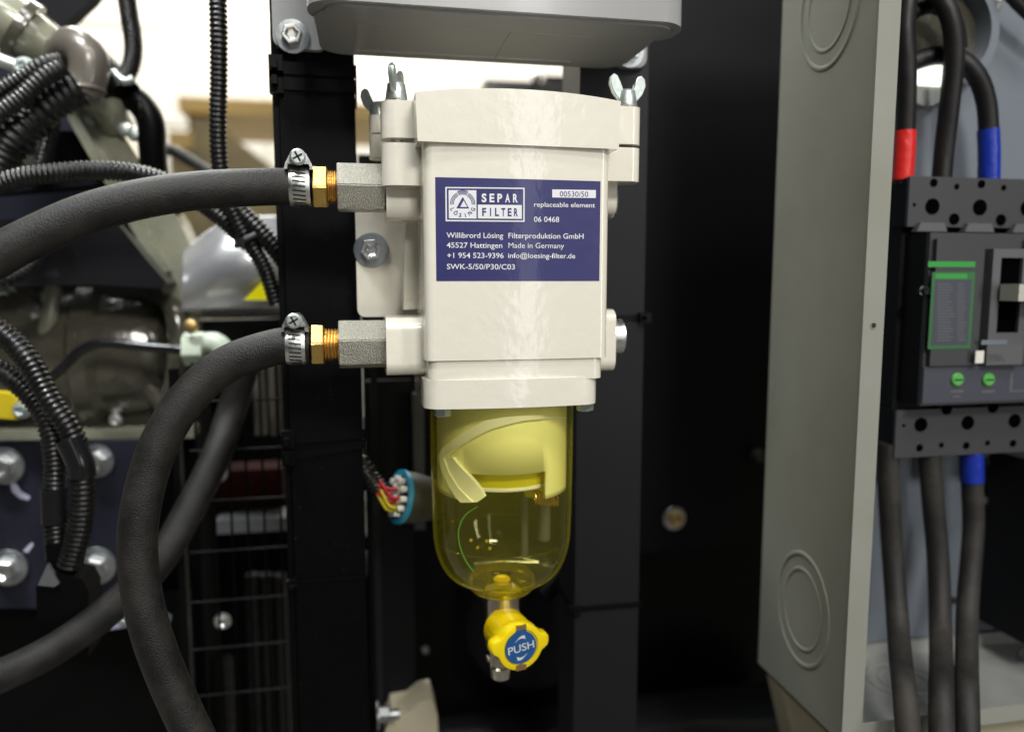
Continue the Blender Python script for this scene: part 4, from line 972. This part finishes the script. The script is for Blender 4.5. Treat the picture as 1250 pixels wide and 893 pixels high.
pcable('thick black cable with blue tape leaving the breaker bottom', [P(1185, 540, .07), P(1187, 600, .07), P(1188, 650, .068), P(1181, 740, .050), P(1180, 810, .012), P(1180, 850, -.020), P(1182, 960, -.045)], 0.0088, 'cabledusty', [P(1185.3, 550, .07), P(1185.8, 568, .07), P(1186.3, 587, .07)], 'bluetape')

# cream skid under the enclosure
pts = [(P(955, 840, .16).x, P(955, 840, .16).z), (P(1022, 905, .16).x, P(1022, 905, .16).z), (P(1022, 1000, .16).x, P(1022, 1000, .16).z), (P(975, 930, .16).x, P(975, 930, .16).z)]
tag(prism('bracket', pts, .16, .19, 'y', 'creampipe', None, 0.002), 'cream painted bracket showing under the corner of the enclosure', 'bracket')
tag(box('base_rail', 0.42, 0.95, 0.05, 0.10, zE0-0.10, zE0-0.025, 'creampipe', None, 0.003), 'cream base rail beneath the enclosure in the bottom right corner', 'rail')

# ================================================================== ENGINE AT LEFT
def poly(name, px, Y, th2, m, parent, bev=0.003, seg=3):
    pp = [P(x, y, Y) for x, y in px]; return prism(name, [(p_.x, p_.z) for p_ in pp], Y, Y+th2, 'y', m, parent, bev, seg)
eng = thing('engine_block', 'olive painted engine block with glossy castings behind the hoses', 'engine', P(100, 530, .35))
poly('block', [(-60, 335), (232, 335), (236, 380), (232, 535), (-60, 535)], .36, .10, 'olive', eng, 0.008, 4)
xe0, xe1 = P(-80, 430, .40).x, P(222, 430, .40).x; ze_ = P(100, 432, .40).z
lathe('round_casing', [(0.05, xe0), (0.078, xe0), (0.078, xe0+0.15), (0.084, xe0+0.155), (0.084, xe0+0.17), (0.076, xe0+0.178), (0.074, xe1-0.03), (0.066, xe1-0.01), (0.045, xe1)], 'olive', eng, 48, 'x', (0, .40, ze_))
tube('casting_rib', [P(195, 350, .345), P(215, 385, .325), P(218, 440, .32), P(205, 520, .335)], 0.011, 'olive', eng, 20)
poly('block_ledge', [(-60, 526), (236, 522), (236, 534), (-60, 540)], .335, .03, 'olivelight', eng, 0.003)
poly('sloping_rail', [(84, 132), (100, 118), (128, 128), (178, 208), (218, 268), (246, 330), (240, 420), (200, 360), (150, 262)], .325, .05, 'olivelight', eng, 0.010, 5)
poly('rail_edge', [(78, 138), (90, 134), (205, 330), (196, 340)], .312, .03, 'olivelight', eng, 0.004, 3)
tube('boss', [P(108, 112, .30), P(128, 128, .31), P(140, 150, .33)], 0.016, 'olivelight', eng, 24)
lathe('boss', [(0.010, -0.03), (0.024, -0.024), (0.028, 0)], 'olive', eng, 32, 'y', P(30, 385, .36))
tube('casting_web', [P(65, 350, .34), P(60, 385, .335), P(50, 425, .335)], 0.008, 'olivelight', eng, 16)
tube('casting_web', [P(100, 445, .345), P(160, 452, .345), P(205, 500, .345)], 0.010, 'olive', eng, 16)
for x, y, r_ in ((155, 435, .0055), (175, 443, .006), (142, 484, .0045), (142, 499, .0045), (141, 512, .005), (153, 490, .0045), (205, 350, .006), (145, 372, .003), (8, 365, .010)):
    hexbolt(eng, P(x, y, .345), r_, r_*0.8, '-y', r_*1.3, 'steel' if r_ < .009 else 'galv', name='bolt')
poly('rear_casting', [(-60, 60), (60, 80), (150, 170), (200, 260), (236, 345), (-60, 345)], .42, .04, 'plateblue', eng, 0.006)
box('lower_casting', P(-60, 500, .38).x, P(238, 500, .38).x, .38, .46, -1.05, P(0, 500, .38).z, 'black', eng, 0.004)
# black cover
pc = thing('belt_cover', 'glossy black moulded cover below the upper fuel hose', 'cover', P(100, 345, .30))
poly('shell', [(-60, 270), (95, 265), (140, 268), (180, 318), (204, 345), (196, 352), (110, 347), (-60, 352)], .285, .05, 'glossblack', pc, 0.006, 4)
poly('shell', [(-60, 160), (92, 160), (110, 190), (130, 225), (-60, 240)], .335, .03, 'panel', pc, 0.006, 3)
hexbolt(pc, P(85, 283, .284), 0.004, 0.003, '-y', 0.006, 'glossblack', name='screw')
# intake tube, clamp ring
it = thing('coolant_pipe', 'thick olive coolant pipe entering from the top left corner', 'pipe', P(20, 40, .30))
tube('pipe', [P(-60, -10, .30), P(-20, 8, .30), P(18, 32, .30), P(50, 52, .305), P(72, 64, .31)], lambda i, n_: 0.0265-0.010*(i/n_)**3, 'olivelight', it, 32)
tube('clamp_ring', [P(22, 34, .30), P(34, 42, .302)], 0.029, 'olive', it, 32)
tube('bolt_stub', [P(-5, 72, .27), P(22, 82, .27)], 0.006, 'galv', it, 12)
hexbolt(it, P(30, 84, .27), 0.007, 0.006, '-y', 0.010, 'galv', name='bolt')
el = thing('elbow_pipe', 'glossy brown grey elbow pipe curving down at the top left', 'pipe', P(100, 60, .28))
tube('elbow', [P(72, 75, .31), P(84, 58, .29), P(98, 58, .28), P(108, 72, .275), P(108, 95, .275), P(100, 112, .275)], 0.0165, 'brownpipe', el, 28)
torus('collar', 0.0175, 0.0022, 'brownpipe', el, P(101, 110, .275), 'z')
cdt = []
def cd_(label, pts, r, pitch=0.0042, depth=0.16, m='conduit'):
    return tag(conduit('corrugated_conduit', pts, r, m, None, pitch, depth), label, 'conduit', 'black corrugated conduits on the engine')
cd_('fat ribbed hose below the elbow pipe at top left', [P(98, 108, .265), P(75, 118, .262), P(52, 132, .262), P(36, 148, .27)], 0.0165, 0.0060, 0.12)
cd_('fat ribbed hose at the left edge under the thinner conduits', [P(44, 142, .26), P(25, 158, .255), P(8, 180, .255), P(-8, 215, .255)], 0.0170, 0.0062, 0.14)
cd_('upper of the two thin conduits slanting to the left edge', [P(74, 74, .245), P(50, 80, .24), P(20, 98, .24), P(-20, 122, .24)], 0.0068)
cd_('lower of the two thin conduits slanting to the left edge', [P(78, 82, .235), P(52, 96, .23), P(22, 122, .23), P(-20, 150, .23)], 0.0080)
cd_('conduit hanging from the top edge in front of the bright wall, left', [P(152, -20, .30), P(158, 20, .30), P(163, 55, .30), P(160, 80, .30), P(150, 100, .30)], 0.0085, 0.0034)
cd_('conduit hanging from the top edge nearest to the left post', [P(265, -20, .17), P(267, 40, .17), P(267, 100, .175), P(266, 160, .18), P(269, 205, .185), P(280, 250, .19), P(300, 290, .195), P(322, 325, .20), P(338, 372, .20)], 0.0072, 0.0040, 0.15)
cd_('conduit behind the upper fuel hose running to the left edge', [P(-20, 232, .17), P(20, 218, .17), P(60, 212, .17), P(110, 208, .175), P(160, 211, .18), P(200, 222, .19), P(240, 244, .20), P(275, 270, .20), P(305, 300, .205)], 0.0080, 0.0036, 0.14)
cd_('shiny conduit slanting right to the left post under the upper hose', [P(255, 232, .21), P(285, 252, .20), P(315, 280, .195), P(345, 315, .20), P(362, 340, .22)], 0.0086, 0.0040, 0.14)
cd_('thin conduit arching behind the hanging conduit', [P(180, 195, .5), P(205, 183, .5), P(232, 196, .5), P(262, 215, .5)], 0.0075, 0.0036)
cd_('conduit crossing over in the lower left bundle', [P(-30, 385, .16), P(5, 408, .16), P(35, 440, .155), P(62, 490, .15), P(88, 530, .15), P(101, 580, .15), P(98, 640, .155), P(84, 690, .16)], 0.0092, 0.0044, 0.15)
cd_('conduit curving under in the lower left bundle', [P(-30, 440, .175), P(5, 455, .172), P(35, 480, .168), P(58, 515, .165), P(67, 560, .165), P(67, 620, .165), P(70, 680, .168)], 0.0088, 0.0040, 0.15)
cd_('short conduit at the left edge just below the upper fuel hose', [P(-20, 345, .22), P(15, 338, .225), P(40, 318, .24), P(52, 290, .26)], 0.0075)
cd_('conduit dropping behind the two thin slanting conduits', [P(66, 60, .30), P(58, 100, .30), P(64, 150, .30), P(52, 200, .30)], 0.0075)
t = thing('tape_wrap', 'black tape sleeve round the right conduit of the lower left bundle', 'tape'); tube('sleeve', [P(84, 535, .148), P(98, 565, .148), P(100, 580, .149)], 0.0102, 'glossblack', t, 20)
t = thing('tape_wrap', 'black tape sleeve round the left conduit of the lower left bundle', 'tape'); tube('sleeve', [P(66, 595, .164), P(67, 637, .164)], 0.0098, 'glossblack', t, 20)
t = thing('cable_tie', 'small cable tie binding two conduits left of the left post', 'cable tie', P(300, 295, .19))
tube('strap', [P(288, 300, .185), P(298, 293, .180), P(312, 286, .182)], 0.0026, 'bk', t, 8); box('locking_head', P(289, 300, .18).x, P(299, 300, .18).x, .176, .184, P(290, 302, .18).z, P(290, 291, .18).z, 'conduit', t, 0.001)
t = thing('connector_boot', 'black plug block at the lower end of the conduit bundle', 'connector', P(75, 710, .17))
poly('boot', [(55, 665), (98, 660), (92, 700), (60, 705)], .158, .02, 'black', t, 0.003)
poly('plug', [(44, 716), (56, 698), (100, 706), (108, 720), (108, 800), (46, 800)], .15, .03, 'black', t, 0.002)
poly('clip', [(46, 714), (58, 688), (72, 712), (66, 716)], .148, .004, 'bk2', t, 0.001)
t = thing('wire_loom', 'yellow wires peeking out below the lower right plate bolt', 'wires', P(112, 735, .2))
for i in range(4): tube('wire', [P(102+4*i, 712, .2), P(105+3*i, 730, .198), P(112+2*i, 745, .2), P(122, 752, .21)], 0.0018, 'wireyellow', t, 8)
# rubber elbow and cable boots under the hanging conduit
t = thing('rubber_hose', 'black rubber hose bending down beside the sloping olive rail', 'hose', P(160, 130, .32))
tube('hose', [P(100, 78, .34), P(125, 92, .33), P(150, 112, .32), P(172, 128, .315), P(184, 150, .315), P(186, 185, .32), P(192, 225, .33), P(215, 262, .34)], 0.0125, 'black', t, 24)
tube('hose', [P(115, 80, .32), P(135, 100, .31), P(150, 118, .305)], 0.018, 'black', t, 24)
tube('clip', [P(138, 88, .295), P(152, 100, .29), P(163, 96, .29)], 0.0038, 'galv', t, 12)
torus('hose_band', 0.0135, 0.0015, 'conduit', t, P(176, 136, .315), 'x')
t = thing('support_plate', 'black triangular bracket hanging from the top edge', 'bracket', P(80, 10, .4)); poly('plate', [(28, -40), (140, -40), (112, 0), (74, 35), (48, 14)], .40, .02, 'panel', t, 0.003)
t = thing('sensor', 'small shiny greenish sensor caps beside the black rubber hose', 'sensor', P(158, 160, .33))
for x, y in ((152, 158), (164, 164)): lathe('cap', [(0.0005, -0.006), (0.005, -0.005), (0.007, 0)], 'galv', t, 20, 'y', P(x, y, .318))
poly('bracket', [(44, 130), (54, 134), (64, 160), (62, 210), (22, 215), (24, 190), (44, 190)], .315, .01, 'olive', eng, 0.002)
# heat shield with triangle
hsd = thing('heat_shield', 'silver domed heat shield with a yellow triangle sticker beside the post', 'heat shield', P(285, 380, .32))
bm = bmesh.new(); gx, gy = 14, 10; G = []
for j in range(gy+1):
    row = []
    for i in range(gx+1):
        u, v = i/gx, j/gy
        xpx = 222+u*135; top = 300-32*math.sin(min(1, u*1.3)*PI*0.5) if u < 0.77 else 268
        top = 318-55*math.sin(min(1.0, u*1.5+0.12)*PI/2)
        ypx = top+(388-top)*v
        Y = .33-0.028*math.sin(v*PI*0.92+0.1)-0.010*math.sin(u*PI)+(0.012 if v > .93 else 0)-(0.010 if .80 < v < .93 else 0)
        row.append(bm.verts.new(P(xpx, ypx, Y)))
    G.append(row)
for j in range(gy):
    for i in range(gx): bm.faces.new((G[j][i], G[j][i+1], G[j+1][i+1], G[j+1][i]))
o = finish('dome', bm, 'shield', hsd, ang=80); sb = o.modifiers.new('s', 'SUBSURF'); sb.levels = 2; sb.render_levels = 2
so = o.modifiers.new('t', 'SOLIDIFY'); so.thickness = 0.002; so.offset = 1
poly('warning_triangle', [(297, 366), (323, 341), (334, 350), (348, 366)], .288, .001, 'warn', hsd, 0.0002, 1)
poly('lower_band', [(222, 392), (350, 388), (350, 470), (222, 470)], .345, .02, 'panel', hsd, 0.003)
t = thing('fuel_line', 'thin black steel fuel line bending up to a pale green nut', 'pipe', P(150, 420, .29))
tube('line', [P(50, 470, .30), P(75, 450, .295), P(98, 428, .29), P(125, 419, .285), P(170, 422, .28), P(228, 427, .28)], 0.0048, 'glossblack', t, 16)
t = thing('plastic_nut', 'pale green plastic nut and elbow behind the lower fuel hose', 'fitting', P(245, 425, .27))
hexprism('nut', P(223, 425, .27).x, P(248, 425, .27).x, 0.0165, .275, P(235, 426, .27).z, 0.3, 'mintplastic', t)
tube('elbow', [P(245, 420, .275), P(262, 418, .27), P(275, 430, .265), P(282, 452, .26)], 0.010, 'mintplastic', t, 20)
lathe('cap', [(0.004, -0.005), (0.006, -0.004), (0.007, 0)], 'brassold', t, 16, 'y', P(233, 398, .26))
t = thing('yellow_clamp', 'yellow painted clamp block at the left edge', 'clamp', P(10, 495, .28))
poly('block', [(-30, 478), (14, 482), (28, 493), (22, 512), (-30, 508)], .275, .02, 'yellowdull', t, 0.003); hexbolt(t, P(27, 500, .274), 0.006, 0.006, '-y', 0.008, 'galv', name='bolt')
# plate with big bolts
pl = thing('mounting_plate', 'dark blue steel plate with four washered bolts at lower left', 'plate', P(80, 620, .30))
poly('plate', [(-60, 541), (172, 538), (172, 735), (60, 742), (-60, 742)], .30, .012, 'plateblue', pl, 0.002, 2)
for x, y, s_ in ((6, 568, 1.1), (118, 562, 1.0), (10, 692, 1.1), (118, 690, 1.15)):
    b = hexbolt(pl, P(x, y, .2985), 0.0105*s_, 0.012, '-y', 0.0165*s_, 'steel', a0=random.random(), wm='washer')
poly('paint_mark', [(12, 590), (18, 588), (26, 600), (37, 606), (35, 610), (24, 608), (15, 600)], .2992, .0006, 'chalk', pl, 0, 1)
poly('paint_mark', [(28, 672), (38, 662), (41, 664), (34, 674)], .2992, .0006, 'chalk', pl, 0, 1)
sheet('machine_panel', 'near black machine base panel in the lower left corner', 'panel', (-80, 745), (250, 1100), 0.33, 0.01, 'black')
poly('foot', [(130, 760), (160, 757), (160, 764), (132, 768)], .3, .02, 'chalk', pl, 0.002, 2)
hexbolt(pl, P(152, 752, .298), 0.005, 0.004, '-y', 0.008, 'galv', name='bolt')
loose_bolt('small silver bolt right of the lower fuel hose near the cage', 204, 753, 0.32, 0.005, 0.006, 'galv', washer=False)
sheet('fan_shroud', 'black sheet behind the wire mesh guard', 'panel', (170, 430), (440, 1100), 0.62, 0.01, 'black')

# ------------------------------------------------------------------ wire mesh guard and what is behind it
GY = 0.22
gd = thing('mesh_guard', 'black welded wire mesh guard between the lower hose and the left post', 'wire guard', P(290, 893, GY))
bot = P(300, 980, GY).z
for i, xx in enumerate((244, 263, 283, 303, 323, 343)):
    q4 = P(xx, 640, GY); top_ = P(xx, 442, GY).z
    bm = bmesh.new(); add_lathe(bm, [(0.0011, bot), (0.0011, top_)], 8, 'z', (q4.x, GY, 0)); finish('wire', bm, 'black', gd)
for yy in (490, 550, 612, 674, 735, 793, 850):
    a_, b2_ = P(232, yy, GY-.002), P(352, yy, GY-.002)
    bm = bmesh.new(); add_lathe(bm, [(0.0011, a_.x), (0.0011, b2_.x)], 8, 'x', (0, GY-0.0022, a_.z)); finish('wire', bm, 'bkdark', gd)
a_ = P(230, 640, GY)
box('frame_strip', a_.x-0.010, a_.x-0.004, GY-0.003, GY+0.012, bot, P(230, 450, GY).z, 'black', gd, 0.001)
tag(box('drive_shaft', P(262, 640, .34).x, P(420, 640, .34).x, .34, .38, P(262, 652, .34).z, P(262, 636, .34).z, 'bk2', None, 0.006, 4), 'silver bar seen through the wire mesh guard', 'bar')
poly_red = tag(box('fan_hub', P(252, 600, .36).x, P(345, 600, .36).x, .36, .40, P(262, 618, .36).z, P(262, 575, .36).z, 'redmetal', None, 0.006, 4), 'dark red part behind the wire mesh guard', 'machine part')
t = thing('copper_pipes', 'pair of tan upright pipes behind the top of the wire mesh guard', 'pipes', P(325, 530, .3))
for xx in (317, 336): lathe('pipe', [(0.006, P(xx, 530, .3).z), (0.006, P(xx, 445, .3).z)], 'brownpipe', t, 20, 'z', (P(xx, 490, .3).x, .3, 0))
t = thing('radiator_tubes', 'dull olive upright tubes low behind the wire mesh guard', 'pipes', P(320, 800, .42))
for xx in (312, 328, 344): lathe('pipe', [(0.0075, -0.6), (0.0075, P(xx, 700, .42).z)], 'conduit', t, 20, 'z', (P(xx, 800, .42).x, .42, 0))
lathe('pipe', [(0.007, -0.6), (0.007, P(276, 800, .42).z)], 'conduit', t, 20, 'z', (P(276, 800, .42).x, .42, 0))
loose_bolt('bright threaded bolt end behind the middle of the wire mesh guard', 272, 757, 0.30, 0.0055, 0.006, 'steel')
loose_bolt('bright bolt behind the mesh beside the rear rubber hose', 266, 577, 0.30, 0.006, 0.006, 'steel')
